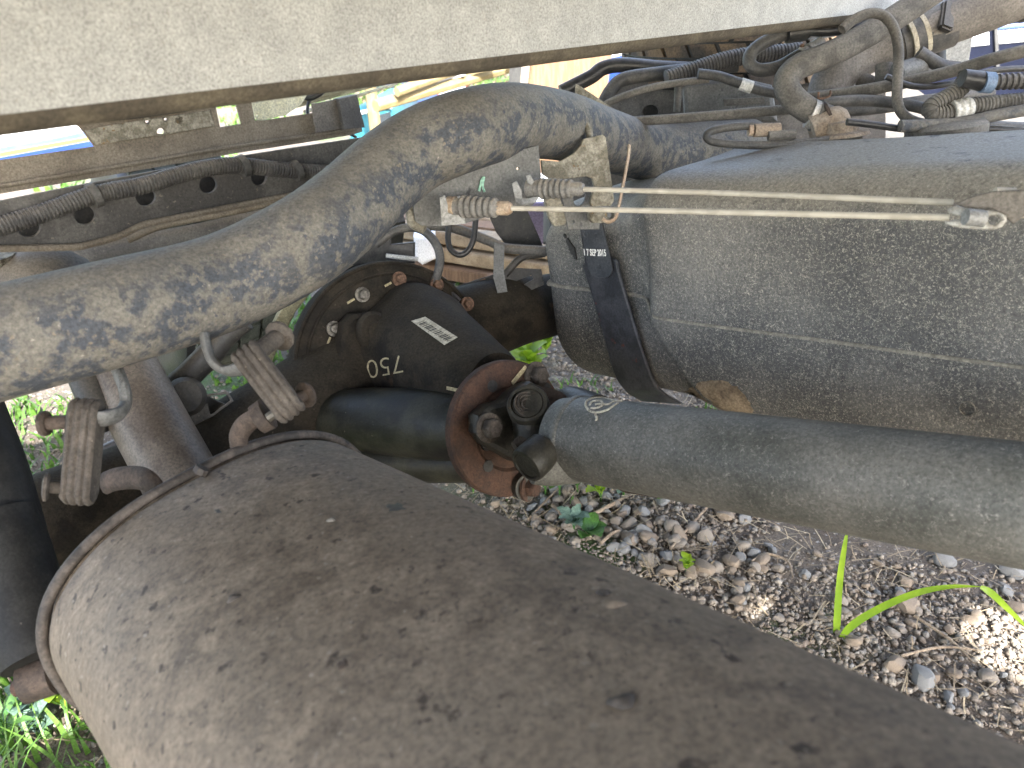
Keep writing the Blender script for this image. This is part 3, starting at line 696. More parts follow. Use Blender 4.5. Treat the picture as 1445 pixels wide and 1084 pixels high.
while f < .92:
    wv = random.choice([.014, .022, .036])
    bars.append(lay(gridquad([sq(f, .12), sq(f + wv, .12), sq(f + wv, .85), sq(f, .85)], 2), .0010)); f += wv + random.choice([.016, .026, .036])
t.part('barcode', join(*bars), M['ink'], parent=stk, smooth=False)
# chalk number, upside down
cp_ = P(543, 516, .985)
xv = (hit(505, 522, cp_, dn) - hit(585, 508, cp_, dn)).normalized(); Mx = Matrix.Identity(4); yv = dn.cross(xv)
for i_ in range(3): Mx[i_][0], Mx[i_][1], Mx[i_][2], Mx[i_][3] = xv[i_], yv[i_], dn[i_], cp_[i_]
t.part('chalk_number', drape(text_mesh('chalk_number', '750', Mx, .034, bold=-.0005), bvd), M['chalk'])
t.part('chalk_dash', lay((lambda q: (q[0], q[1]))(gridquad([(630, 545), (664, 552), (663, 557), (630, 550)], 6)), .0006), M['chalk'])
t.done()

# cream curved shield left of the housing
single('brake_shield', plate_mesh('brake_shield', [(500, 374), (470, 392), (440, 412), (418, 440), (400, 475), (384, 512), (372, 512), (380, 470), (400, 430), (430, 396), (470, 376)], [], P(430, 440, 1.14), dn, .02, bev=.003), M['creamdirty'], 'dirty cream curved shield edge between exhaust pipe and axle housing', 'shield')

# ------------------------------------------------------------------ drive shaft
t = Thing('drive_shaft', 'thick grey dusty drive shaft with yoke and rusty flange, running to the right edge', 'drive shaft')
S0, S1 = P(818, 619, .82), P(1600, 735, .505)
Ls = (S1 - S0).length
fs = frame(S0, sax, Z)
t.part('shaft_tube', lathe([(.0445, 0), (.045, .004)] + [(.045, .004 + i * (Ls + .25) / 12) for i in range(1, 13)], fs, 64), M['shaft'])
t.part('weld_ring', lathe([(.030, -.03), (.0415, -.022), (.043, -.010), (.0448, -.006), (.0462, -.003), (.0462, .001), (.0455, .003), (.0440, .004)], fs, 48), M['shaft'])
t.part('balance_weight', plate_mesh('balance_weight', [(862, 683), (934, 694), (958, 702), (955, 706), (880, 694)], [], P(900, 690, .765), C3(0, .35, -1), .004), M['rustdark'])
FC = PF
fn = (sax * .85 + (CAM - FC).normalized() * .30).normalized()
fM = frame(FC, fn, Z)
# companion flange disc; dark discs painted for the shade inside its holes
fl = t.part('flange', lathe([(.035, -.016), (.078, -.014), (.080, -.011), (.080, .0), (.078, .003), (.050, .0032), (.046, -.001), (.02, -.001)], fM, 56), M['rust'], angle=.5)
for (x, y) in [(683, 656), (689, 658)][1:] + [(688, 628), (695, 545), (771, 548)]:
    q = hit(x, y, FC + fn * .0034, fn)
    t.part('painted_flange_hole', lathe([(.0068, -.004), (.0068, .0003), (.001, .0004)], frame(q, fn), 16), M['ink'], parent=fl)
# flange yoke: base plate, two ears; cross; shaft yoke ears
def fp(x, y, h): return hit(x, y, FC + fn * h, fn)
yk = t.part('flange_yoke', plate_mesh('flange_yoke', [(674, 586), (690, 572), (712, 566), (730, 548), (750, 538), (768, 546), (778, 566), (772, 590), (762, 612), (748, 640), (728, 652), (708, 640), (686, 628), (674, 612)], [], FC + fn * .026, fn, .024, bev=.006), M['yoke'])
def ear(name, c, n_, r, ln, m=M['yoke'], parent=None):
    return t.part(name, lathe([(r * .96, -ln), (r, -ln * .5), (r, -.003), (r * .93, 0), (r * .78, .0005), (r * .76, -.003), (r * .72, -.003), (r * .70, -.001), (.001, -.0012)], frame(c, n_), 28), m, parent=parent)
ev = (CAM - P(746, 570, .84)).normalized()
e_a = ear('yoke_ear', P(744, 569, .825), (ev * .8 + YC * .4 - XC * .15), .023, .045)
for k_, rr in enumerate((.013, .009, .005)):
    t.part('cap_ring', lathe([(rr, -.0016), (rr + .0008, -.0003), (rr + .0014, -.0016)], frame(P(744, 569, .825), (ev * .8 + YC * .35 + XC * .1)), 24), M['rubber'], parent=e_a)
t.part('yoke_arm', tube([P(776, 560, .87), P(765, 600, .855), P(752, 625, .85)], [.022, .024, .02], seg=16, n=6), M['rustdark'])
t.part('cross_joint', tube([P(742, 578, .84), P(752, 612, .84), P(758, 640, .84)], [.017, .021, .017], seg=16, n=6), M['yoke'])
t.part('bearing_band', tube([P(727, 632, .825), P(742, 621, .83), P(765, 601, .835)], [.007, .009, .008], seg=12, n=5), M['rubber'])
# ears of the shaft yoke
le = ear('shaft_yoke_ear', P(742, 658, .785), (ev * .5 - XC * .6 - YC * .5), .020, .03)
t.part('shaft_yoke_arm', tube([P(748, 656, .81), P(772, 652, .815), P(800, 642, .822), P(815, 632, .825)], [.0205, .026, .033, .040], seg=24, n=6), M['shaft'])
t.part('shaft_yoke_arm', tube([P(794, 578, .90), P(806, 572, .885), P(835, 592, .855)], [.018, .022, .030], seg=22, n=6), M['yoke'])
bigbolt = to_mesh('flange_bolt', *join(lathe([(.0165, -.002), (.0165, .001), (.013, .0016)], None, 24), lathe([(.0112, .001), (.0112, .010), (.0095, .0125), (.0005, .013)], None, 6)), angle=.4)
bigbolt.materials.append(M['rubber'])
for (x, y, h) in [(690, 604, .040), (757, 530, .006)]:
    t.part('flange_bolt', bigbolt, None, M=frame(fp(x, y, h), fn) @ Matrix.Rotation(.3, 4, 'Z'))
nutm = bigbolt.copy(); nutm.materials.clear(); nutm.materials.append(M['rust'])
t.part('flange_nut', nutm, None, M=frame(fp(745, 688, .01), fn * .6 + XC * .5), label='rusty orange nut at the bottom of the flange')
t.part('nut_collar', tube([fp(735, 684, .0), fp(744, 688, .014)], .016, seg=18, n=2), M['yoke'])
t.part('chalk_stripe', tube([fp(723, 541, .0045), fp(742, 518, .0045)], .0035, seg=6, flat=.4), M['chalk'])
# chalk loops on the tube
def on_shaft(x, y):
    r = ray(x, y); o = CAM - S0
    rp = r - sax * r.dot(sax); op = o - sax * o.dot(sax)
    a, b, c = rp.dot(rp), 2 * rp.dot(op), op.dot(op) - .0452 ** 2
    D = b * b - 4 * a * c
    return CAM + r * ((-b - math.sqrt(max(0, D))) / (2 * a))
for lp in ([(826, 572), (828, 566), (838, 562), (852, 562), (868, 566), (878, 566)], [(826, 572), (832, 580), (844, 582), (858, 578), (872, 569)], [(832, 572), (836, 567), (848, 566), (850, 572), (842, 576), (834, 576)], [(840, 571), (848, 570), (857, 571), (866, 567)], [(840, 585), (842, 590), (841, 594)]):
    t.part('chalk_mark', tube([on_shaft(x, y) for x, y in lp], .0013, seg=6, n=4), M['sticker'])
t.done()

# ------------------------------------------------------------------ fuel tank
Ld = C3(.918, -.238, -1).normalized()
Fd = (TV - Ld * TV.dot(Ld)).normalized(); Ud = Fd.cross(Ld).normalized()
if Ud.z < 0: Ud = -Ud
O0 = P(772, 414, 1.12) - Ld * .036
HT, HB, DP = .160, -.150, .21
def tprof(k=1.0):
    """front half profile (f, u, normal-ish) going from the back of the top, over the front, to the back of the bottom"""
    pts = []
    rt_, rb_ = .060, .052
    for i in range(14): pts.append((DP - (DP - rt_) * i / 14, HT + .004 - .004 * i / 14))
    for i in range(14):
        a = math.pi / 2 * i / 13; pts.append((rt_ - rt_ * math.sin(a), HT - rt_ + rt_ * math.cos(a)))
    u0, u1 = HT - rt_, HB + rb_
    for i in range(1, 24): pts.append((0, u0 + (u1 - u0) * i / 24))
    for i in range(14):
        a = math.pi / 2 * i / 13; pts.append((rb_ - rb_ * math.cos(a), HB + rb_ - rb_ * math.sin(a)))
    for i in range(1, 10): pts.append((rb_ + (DP - rb_) * i / 9, HB))
    return pts
def sstep(a, b, x):
    q = min(1, max(0, (x - a) / (b - a))); return q * q * (3 - 2 * q)
def seam_u(s_): return -.014 * sstep(.171, .236, s_)
def tank_pt(s_, f, u):
    # rounded left end
    e = .05; cf, cu = DP / 2, (HT + HB) / 2
    k = 1.0
    if s_ < e: k = 1 - .30 * (1 - math.sqrt(max(0, 1 - ((e - s_) / e) ** 2)))
    ff = cf + (f - cf) * (1 - (1 - k) * .35); uq = cu + (u - cu) * k
    front = sstep(.25, .0, f)
    edge = .211 + .75 * max(0, seam_u(s_) - .01 - u) + .006 * math.sin(u * 30)
    ff += .034 * front * (1 - sstep(edge - .018, edge + .018, s_))
    # shallow undulation
    if uq > 0: uq -= .04 * (1 - sstep(.126, .236, s_)) * sstep(0, HT, uq)
    ff += front * .004 * mnoise.noise(Vector((s_ * 5, u * 7, 0)))
    if u > 0: uq += sstep(.04, .14, f) * .004 * mnoise.noise(Vector((s_ * 6, f * 7, 4))) 
    return O0 + Ld * s_ + Fd * ff + Ud * uq
pr = tprof(); ns = 110; LT = 1.05
V, F = [], []
svals = [.05 * (1 - math.cos(math.pi / 2 * i / 8)) for i in range(8)] + [.05 + (LT - .05) * i / ns for i in range(ns + 1)]
for s_ in svals:
    for (f, u) in pr: V.append(tank_pt(s_, f, u))
m_ = len(pr)
for i in range(len(svals) - 1):
    for k in range(m_ - 1): F.append((i * m_ + k, (i + 1) * m_ + k, (i + 1) * m_ + k + 1, i * m_ + k + 1))
    F.append((i * m_ + m_ - 1, (i + 1) * m_ + m_ - 1, (i + 1) * m_, i * m_))
F.append(tuple(range(m_))); F.append(tuple((len(svals) - 1) * m_ + k for k in range(m_ - 1, -1, -1)))
t = Thing('fuel_tank', 'big black plastic fuel tank coated in dust, upper right of the drive shaft', 'fuel tank')
tank_shell = t.part('shell', (V, F), M['tank'], angle=1.3)
sm = [tank_pt(s_, 0, seam_u(s_)) - Fd * .0005 for s_ in [0, .004, .012, .03] + [.05 + i * .02 for i in range(50)]]
t.part('seam', tube([tank_pt(0, .12, 0), tank_pt(0, .05, 0)] + sm, [.004, .004, .005, .0042, .0034] + [.0030] * 8 + [.0021] * (len(sm) - 11), seg=8, n=2), M['seam'])
for (x, y) in [(1370, 421), (1364, 577)]:
    r = ray(x, y)
    n_ = -Fd; q = CAM + r * ((O0 - CAM).dot(n_) / r.dot(n_))
    t.part('moulded_ring', lathe([(.0062, -.002), (.0066, .0014), (.0074, .0014), (.0078, -.002)], frame(q + Fd * .001, n_), 28), M['tank'])
# scratch
for (x, y, r_) in [(808, 352, .006), (803, 342, .004), (812, 362, .003), (798, 333, .0022)]:
    q = hit(x, y, O0 + Fd * .034, -Fd)
    t.part('black_scuff', lathe([(r_, -.001), (r_ * .9, .0012), (.0004, .0014)], frame(q - Fd * .001, -Fd, Ud), 16, sx=1.5, wob=lambda a, h: 1 + .2 * math.sin(2 * a) + .14 * math.sin(5 * a + 1)), M['ink'])
tkb = bvh_of(tank_shell)
mud = [(940, 566), (958, 556), (985, 541), (1008, 535), (1030, 540), (1048, 552), (1060, 570), (1064, 584), (1040, 588), (1000, 584), (960, 578)]
Vm = []; Fm = []
for rr in (0, .35, .7, .9, 1.0):
    for (x, y, _z) in catmull([(*q, 0) for q in mud + mud[:1]], 4)[:-1]:
        jx, jy = 5 * mnoise.noise(Vector((x * .11, y * .11, 0))), 5 * mnoise.noise(Vector((x * .11, y * .11, 9))); wx, wy = 1005 + (x + jx - 1005) * rr, 566 + (y + jy - 566) * rr; vd = ray(wx, wy).normalized(); q = tkb.ray_cast(CAM, vd)
        Vm.append((q[0] - vd * (.0035 * (1 - rr ** 3) + .0003 if rr < 1 else -.0006)) if q[0] is not None else Vm[-1])
nm_ = len(Vm) // 5
for i in range(4):
    for k in range(nm_): k2 = (k + 1) % nm_; Fm.append((i * nm_ + k, i * nm_ + k2, (i + 1) * nm_ + k2, (i + 1) * nm_ + k))
t.part('mud_patch', (Vm, Fm), M['tankdirt'], angle=1.5)
t.part('scratch', tube([CAM + ray(x, y) * ((O0 - CAM).dot(-Fd) / ray(x, y).dot(-Fd)) + Fd * .001 for x, y in [(1388, 358), (1410, 378), (1450, 408)]], .0013, seg=6), M['seam'])
t.done()

# strap: a wide band that follows the tank
def front_plane(x, y, off):
    n_ = -Fd; return hit(x, y, O0 + Fd * (.030 - off), n_)
t = Thing('tank_strap', 'shiny black steel strap with a printed date holding the left end of the fuel tank', 'strap')
left = [(817, 314), (825, 368), (822, 374), (828, 394), (850, 466), (866, 526), (884, 553), (905, 566)]
right = [(849, 314), (859, 358), (871, 368), (874, 384), (889, 436), (913, 512), (930, 549), (962, 570)]
offs = [.016, .014, .013, .012, .008, .006, .002, -.022]
V = []
nrows = 0
la = catmull([(*a, o) for a, o in zip(left, offs)], 5); ra = catmull([(*a, o) for a, o in zip(right, offs)], 5)
for a, b in zip(la, ra):
    qa, qb = front_plane(a[0], a[1], a[2]), front_plane(b[0], b[1], b[2])
    V += [qa, qa - Fd * .0015 + (qb - qa) * .04, qb - Fd * .0015 - (qb - qa) * .04, qb, qb + Fd * .003, qa + Fd * .003]; nrows += 1
F = []
for i in range(nrows - 1):
    for k in range(6):
        k2 = (k + 1) % 6; F.append((i * 6 + k, i * 6 + k2, (i + 1) * 6 + k2, (i + 1) * 6 + k))
F += [tuple(range(5, -1, -1)), tuple((nrows - 1) * 6 + k for k in range(6))]
t.part('band', (V, F), M['strap'], angle=.5)
pn = -Fd; pp0 = O0 + Fd * (.030 - .0185)
lb = t.part('overlap_plate', plate_mesh('overlap_plate', [(819, 316), (848, 316), (859, 356), (864, 380), (862, 388), (856, 392), (842, 392), (834, 388), (829, 376)], [], pp0, pn, .002, bev=.0005), M['strapplate'])
tp = hit(839, 357, pp0 - Fd * .0003, pn)
xv = (hit(853, 356.5, pp0, pn) - hit(825, 355.5, pp0, pn)).normalized(); yv = pn.cross(xv); Mt = Matrix.Identity(4)
for i_ in range(3): Mt[i_][0], Mt[i_][1], Mt[i_][2], Mt[i_][3] = xv[i_], yv[i_], pn[i_], tp[i_]
t.part('date_print', text_mesh('date_print', '1 7 SEP 2015', Mt @ Matrix.Scale(.62, 4, (1, 0, 0)), .0125, thick=.0002, bold=.0003), M['print'], parent=lb)
for (x, y) in [(826, 331), (841, 333), (846, 377)]:
    q = hit(x, y, pp0, pn)
    t.part('dimple', lathe([(.0028, -.0004), (.0032, .0006), (.004, .0006), (.0044, -.0004)], frame(q - Fd * .0002, pn), 18), M['strapplate'], parent=lb)
q = front_plane(873, 482, .0075)
t.part('stamped_logo', lathe([(.0055, -.0006), (.0062, .0005), (.007, .0005), (.0076, -.0006)], frame(q - Fd * .0009, pn), 20, sx=2.0), M['strap'])
t.done()

# grey bracket plate behind the cable boots
gp = P(680, 275, .86); gn = (CAM - gp + XC * .15).normalized()
t = Thing('cable_bracket', 'flat grey bracket plate with a green chalk tick, under the bend of the exhaust pipe', 'bracket')
t.part('plate', plate_mesh('plate', [(583, 292), (592, 279), (619, 259), (654, 241), (692, 226), (720, 215), (760, 205), (764, 248), (761, 276), (752, 290), (690, 305), (655, 316), (620, 320), (595, 319), (586, 312)], [circle2((731, 238), 2, n=8)], gp, gn, .006), M['greyplate'])
t.part('bent_edge', tube([P(x, y, .862) for x, y in [(584, 284), (581, 300), (584, 314), (600, 322)]], .007, seg=10), M['olive'])
t.part('chalk_tick', tube([hit(x, y, gp + gn * .0032, gn) for x, y in [(676, 270), (679, 256), (683, 250), (681, 262), (684, 271)]], .0014, seg=6, n=4), M['chalkgreen'])
t.done()

# ------------------------------------------------------------------ cables with bellows boots
def boot(t, a, b, r, m):
    d = b - a; L_ = d.length; prof = [(r * .72, 0), (r * .78, L_ * .04), (r * .8, L_ * .22)]
    nr = 6
    for i in range(nr * 8 + 1):
        f = i / (nr * 8); hh = L_ * (.24 + .62 * f); rr = r * (1 - .18 * f)
        prof.append((rr * (.74 + .26 * abs(math.sin(f * nr * math.pi)) ** .6), hh))
    prof += [(r * .55, L_ * .88), (r * .5, L_)]
    return t.part('bellows_boot', lathe(prof, frame(a, d), 26), m)
def cable(lbl, pts, ba, bb, br, clip, fer):
    t = Thing('handbrake_cable', lbl, 'cable', 'pair of cream handbrake cables')
    t.part('inner_cable', tube(pts, .0027, seg=12, n=8), M['cable'])
    boot(t, ba, bb, br, M['boot'])
    dd = (pts[0] - ba).normalized()
    t.part('ferrule', lathe([(.0075, -.016), (.0075, .0), (.0055, .004), (.003, .005)], frame(pts[0], pts[1] - pts[0]), 14), M['boot'] if fer is M['boot'] else M['ferrule'])
    for c_ in clip:
        t.part('retaining_clip', plate_mesh('retaining_clip', c_, [], ba + (CAM - ba).normalized() * .013, CAM - ba, .004), M['clip'])
    t.part('tan_collar', lathe([(.008, 0), (.0105, .001), (.0105, .010), (.009, .011)], frame(ba, bb - ba), 18), fer)
    return t
t = cable('upper cream handbrake cable running from its grey bellows boot towards the steel clevis', [P(818, 267, .80), P(1000, 272, .74), P(1180, 279, .665), P(1345, 286, .61)], P(745, 266, .83), P(820, 267, .80), .0115,
          [[(722, 259), (729, 255), (736, 268), (738, 288), (728, 286)], [(742, 248), (748, 246), (754, 256), (750, 262), (744, 258)], [(728, 278), (740, 280), (762, 277), (756, 286), (738, 291), (730, 288)]], M['boot'])
t.done()
t = cable('lower cream handbrake cable running from the tan collared bellows boot to the steel clevis', [P(716, 294, .80), P(900, 297, .74), P(1120, 302, .655), P(1340, 307, .59)], P(632, 291, .83), P(714, 294, .80), .0125,
          [[(620, 279), (628, 275), (632, 290), (632, 300), (640, 303), (656, 302), (657, 316), (623, 319)], [(645, 277), (649, 276), (652, 282), (646, 283)]], M['ferrule'])
t.done()
t = Thing('clevis', 'worn zinc clevis yoke joining the two cable ends at the right edge', 'clevis')
cl = P(1395, 302, .575); cn = (CAM - cl).normalized()
t.part('front_cheek', plate_mesh('front_cheek', [(1336, 296), (1350, 290), (1370, 296), (1408, 298), (1420, 304), (1421, 312), (1414, 321), (1402, 325), (1376, 324), (1356, 322), (1334, 317), (1332, 311), (1352, 311), (1356, 306), (1340, 302)], [[(1393, 306), (1408, 304), (1413, 310), (1404, 318), (1395, 315)]], cl, cn, .006, bev=.0015), M['clevis'])
t.part('rear_cheek', plate_mesh('rear_cheek', [(1342, 290), (1368, 278), (1400, 270), (1434, 268), (1480, 266), (1480, 290), (1452, 300), (1430, 316), (1416, 306), (1400, 296), (1370, 294)], [], cl - cn * .012, cn, .006, bev=.0015), M['duct'])
t.part('pin_block', tube([P(1362, 306, .57), P(1388, 309, .57)], .0062, seg=12), M['clip'])
t.part('pull_rod', tube([P(1436, 300, .59), P(1500, 298, .57)], .0045, seg=10), M['cable'])
t.part('pin_head', tube([P(1404, 271, .585), P(1432, 272, .585)], .0035, seg=10), M['cable'])
t.done()

# ------------------------------------------------------------------ hoses at the upper right
def hose(name, lbl, cat, pts, d, r, m, rib=0, amp=.001, extras=()):
    pp = [P(x, y, (d if not hasattr(d, '__len__') else d[0] + (d[1] - d[0]) * i / (len(pts) - 1))) for i, (x, y) in enumerate(pts)]
    t = Thing(name, lbl, cat)
    t.part('hose', tube(pp, r, seg=16, n=8, rib=rib, ribamp=amp), m)
    for (nm, a, b, rr, mm) in extras:
        t.part(nm, tube([P(*a), P(*b)], rr, seg=14, n=2), mm)
    return t
hose('return_hose', 'grey rubber hose bent into a loop below the pale beam, with a wire clamp', 'hose',
     [(1142, 44), (1112, 47), (1082, 58), (1061, 74), (1058, 90), (1072, 99), (1098, 95), (1122, 82), (1140, 73), (1160, 62)], 1.05, .0088, M['hosedark'],
     extras=[('connector', (1110, 48, 1.045), (1137, 44, 1.045), .0125, M['hoseblack']), ('clamp', (1132, 78, 1.045), (1139, 74, 1.045), .0108, M['clamp']), ('joiner', (1142, 71, 1.045), (1160, 61, 1.045), .009, M['clamp']),
             ('clamp_tang', (1131, 63, 1.04), (1135, 72, 1.04), .003, M['boltrust'])]).done()
hose('breather_hose', 'smooth black hose leaving the looped hose to the right', 'hose', [(1139, 44), (1170, 44), (1205, 40), (1235, 31), (1250, 27)], 1.04, .0066, M['hoseblack']).done()
hose('vent_hose', 'dusty grey hose rising from the tank top and arching over beside the looped hose', 'hose',
     [(1188, 42), (1205, 28), (1228, 19), (1248, 23), (1262, 42), (1268, 72), (1267, 110), (1266, 140), (1273, 160), (1292, 172), (1325, 177), (1365, 176)], .96, .0062, M['hosegrey'],
     extras=[('pale_ring', (1267, 150, .975), (1270, 152, .975), .0068, M['clamp'])]).done()
t = hose('filler_hose', 'thick grey filler hose with an S bend ending in a clamp on the tank', 'hose',
         [(1165, 166), (1140, 155), (1117, 136), (1110, 114), (1128, 94), (1168, 78), (1215, 54), (1268, 22), (1330, -20)], 1.02, .0165, M['hosegrey'],
         extras=[('band', (1143, 160, 1.018), (1158, 166, 1.018), .0185, M['clamp']), ('collar', (1150, 164, 1.017), (1166, 170, 1.017), .0195, M['hosedark'])])
t.part('clamp_screw', tube([P(1155, 130, 1.0), P(1156, 139, 1.0), P(1170, 136, 1.0), P(1172, 128, 1.0)], .0014, seg=6), M['boltrust'])
t.done()
t = Thing('tank_fitting', 'sandy rusted round outlet fitting on top of the fuel tank at the hose clamp', 'fitting')
t.part('dome', lathe([(.022, -.03), (.022, .0), (.0195, .010), (.012, .017), (.001, .02)], frame(P(1178, 174, 1.01), C3(.75, .25, -.2)), 22), M['fitting'])
t.part('base', lathe([(.034, 0), (.032, .004), (.022, .006), (.02, .018), (.001, .019)], frame(P(1188, 192, 1.0), Ud), 24), M['fitting'])
t.part('cap_edge', lathe([(.024, -.002), (.024, .002), (.019, .003)], frame(P(1168, 170, 1.015), C3(.75, .25, -.2)), 22), M['rustdark'])
t.done()
t = Thing('filler_neck', 'wide brown grey filler tube with pale bands sloping up to the right corner', 'filler tube')
t.part('tube', tube([P(1164, 150, 1.12), P(1178, 108, 1.12), P(1225, 78, 1.12), P(1300, 48, 1.10), P(1400, 8, 1.08), P(1520, -40, 1.05)], [.028, .028, .026, .028, .032, .034], seg=30, n=8), M['duct'])
for (x, y, r_) in [(1281, 56, .0295), (1299, 49, .030), (1322, 39, .031)]:
    t.part('pale_band', lathe([(r_, -.003), (r_ + .0015, -.003), (r_ + .0015, .003), (r_, .003)], frame(P(x, y, 1.103), P(1400, 8, 1.08) - P(1300, 48, 1.10)), 30), M['band'])
t.part('black_sleeve', lathe([(.0285, -.035), (.031, -.035), (.0325, .035), (.030, .035)], frame(P(1302, 48, 1.103), P(1400, 8, 1.08) - P(1300, 48, 1.10)), 30), M['hosedark'])
t.part('clip_block', box(frame(P(1336, 24, 1.07), C3(.2, .2, -1), C3(.3, 1, 0)), .045, .02, .012, .003), M['black'])
t.part('end_ring', lathe([(.034, -.006), (.037, -.006), (.037, .006), (.034, .006)], frame(P(1440, -8, 1.075), P(1520, -40, 1.05) - P(1400, 8, 1.08)), 30), M['hosedark'])
t.done()
hose('overflow_hose', 'straight grey hose crossing over the tank top from the filler tube to the right edge', 'hose', [(1105, 142), (1185, 133), (1270, 118), (1350, 99), (1400, 84), (1500, 58)], (1.08, .92), .0078, M['hosegrey']).done()
hose('black_feed_hose', 'black hose lying under the straight grey hose behind the tank fitting', 'hose', [(1160, 156), (1210, 155), (1270, 148), (1340, 138), (1400, 132)], 1.1, .009, M['hosedark']).done()
hose('sender_lead', 'black cable curving low over the tank top left of the round fitting', 'lead', [(1100, 183), (1060, 178), (1020, 181), (999, 188), (1003, 199), (1040, 204), (1090, 205), (1150, 200), (1215, 190)], .985, .0052, M['hosedark'],
     extras=[('plug', (1064, 184, .985), (1100, 183, .985), .0085, M['fitting']), ('plug_collar', (1056, 184, .985), (1062, 184, .985), .0075, M['ferrule']), ('plug_body', (1084, 192, .98), (1122, 190, .98), .006, M['hosegrey'])]).done()
hose('fuel_line', 'long straight grey pipe running right from the exhaust bend to the filler hose', 'pipe', [(880, 172), (930, 169), (1000, 164), (1070, 158), (1150, 152)], (1.12, 1.06), .0068, M['hosegrey']).done()
hose('corrugated_sleeve', 'corrugated black sleeve below the tyre tread, behind the looped hose', 'sleeve', [(940, 112), (985, 97), (1020, 86), (1055, 79), (1090, 76), (1130, 72)], 1.22, .0125, M['conduit'], rib=190, amp=.0009).done()
t = hose('tagged_lead', 'dark cable with a white tag in front of the sensor box', 'lead', [(985, 104), (1015, 108), (1045, 118), (1075, 128), (1110, 134), (1135, 138)], 1.18, .0075, M['hosedark'])
t.part('white_tag', lathe([(.0085, -.009), (.0092, -.009), (.0092, .009), (.0085, .009)], frame(P(1053, 121, 1.178), P(1075, 128, 1.18) - P(1045, 118, 1.18)), 16), M['whitetag'])
t.done()
hose('harness_bundle', 'thick dusty cable bundle climbing from the exhaust bend below the tyre', 'cable', [(850, 150), (862, 128), (880, 112), (930, 104), (1000, 96), (1040, 92)], 1.26, .011, M['hosedark']).done()
hose('harness_branch', 'dark cable beside the dusty bundle at the top of the exhaust bend', 'cable', [(792, 130), (812, 120), (835, 108), (852, 96), (880, 92), (930, 96), (980, 98)], 1.3, .012, M['hoseblack']).done()
hose('thin_harness', 'thin cable looping between the dusty bundle and the chassis plate', 'cable', [(843, 168), (852, 150), (875, 138), (910, 126), (950, 118), (1000, 112)], 1.2, .0055, M['hosegrey']).done()
t = hose('engine_harness', 'bent corrugated harness with white tape and blue tape near the right edge', 'harness', [(1366, 104), (1356, 124), (1336, 138), (1315, 150), (1316, 160), (1334, 160), (1360, 152), (1400, 147), (1500, 138)], .93, .0098, M['hosegrey'], rib=230, amp=.0006)
t.part('white_tape', tube([P(1343, 157, .928), P(1369, 151, .928)], .0118, seg=14, n=2, rib=120, ribamp=.0006), M['whitetag'])
t.part('black_joiner', tube([P(1358, 110, .91), P(1392, 116, .91)], [.010, .0115], seg=14, n=2), M['hoseblack'])
t.part('blue_tape', tube([P(1386, 116, .908), P(1400, 117, .908)], .0118, seg=14, n=2), M['bluetape'])
t.part('corrugated_tail', tube([P(1400, 116, .91), P(1500, 112, .90)], .0085, seg=12, n=4, rib=150, ribamp=.0009), M['conduit'])
t.done()
hose('lower_pipe', 'mottled steel pipe lying along the tank top at the right edge', 'pipe', [(1270, 178), (1310, 177), (1360, 173), (1410, 162), (1500, 146)], .92, .0072, M['pipe']).done()
hose('flat_hose', 'dark curved hose under the filler tube beside the light grey sheet', 'hose', [(1296, 74), (1312, 84), (1330, 94), (1352, 97)], 1.05, .009, M['hosedark']).done()
single('grey_sheet', plate_mesh('grey_sheet', [(1318, 62), (1375, 38), (1366, 92), (1355, 100), (1318, 90)], [], P(1345, 70, 1.2), CAM - P(1345, 70, 1.2), .004), M['greywhite'], 'small light grey metal sheet between the filler tube and the navy car', 'sheet')
t = Thing('valve_fitting', 'cluster of dusty grey valve bodies under the filler tube', 'valve')
for (a, b, r_, mm) in [((1248, 92, 1.08), (1248, 118, 1.08), .012, 'hosegrey'), ((1266, 102, 1.05), (1300, 92, 1.06), .013, 'greyplate'), ((1300, 74, 1.1), (1306, 108, 1.1), .010, 'hosegrey'), ((1215, 112, 1.12), (1245, 126, 1.1), .011, 'duct'), ((1318, 62, 1.15), (1318, 90, 1.15), .016, 'black')]:
    t.part('body', tube([P(*a), P(*b)], r_, seg=14, n=2), M[mm])
t.done()
t = Thing('pump_flange', 'round dusty pump flange sunk in the tank top right of the vent hose', 'flange')
t.part('disc', lathe([(.045, -.012), (.045, -.002), (.040, .002), (.02, .004), (.001, .004)], frame(P(1335, 176, .93), Ud), 30), M['hosegrey'])
t.done()
single('dark_backing_plate', plate_mesh('dark_backing_plate', [(776, 250), (900, 215), (1100, 150), (1190, 128), (1290, 122), (1330, 150), (1500, 170), (1500, 330), (776, 330)], [], P(900, 270, 1.55), C3(.2, .2, -1), .06, bev=.004), M['black'], 'black plate added behind the fuel tank to block bright gaps', 'backing bar')  # dark plate added to block bright gaps around the tank top
hose('tank_lead', 'thin black lead lying along the tank top right of the round fitting', 'lead', [(1195, 172), (1230, 176), (1275, 182), (1330, 184), (1390, 182), (1460, 186)], .93, .0042, M['hoseblack']).done()
hose('cross_hose', 'dark dusty hose crossing behind the harness at the right edge', 'hose', [(1160, 146), (1220, 142), (1290, 150), (1350, 168), (1400, 178), (1480, 182)], 1.02, .0075, M['hosedark']).done()
hose('upper_lead', 'thin lead running above the straight grey hose to the right edge', 'lead', [(1250, 108), (1290, 122), (1340, 118), (1400, 100), (1470, 96)], 1.0, .004, M['hoseblack']).done()
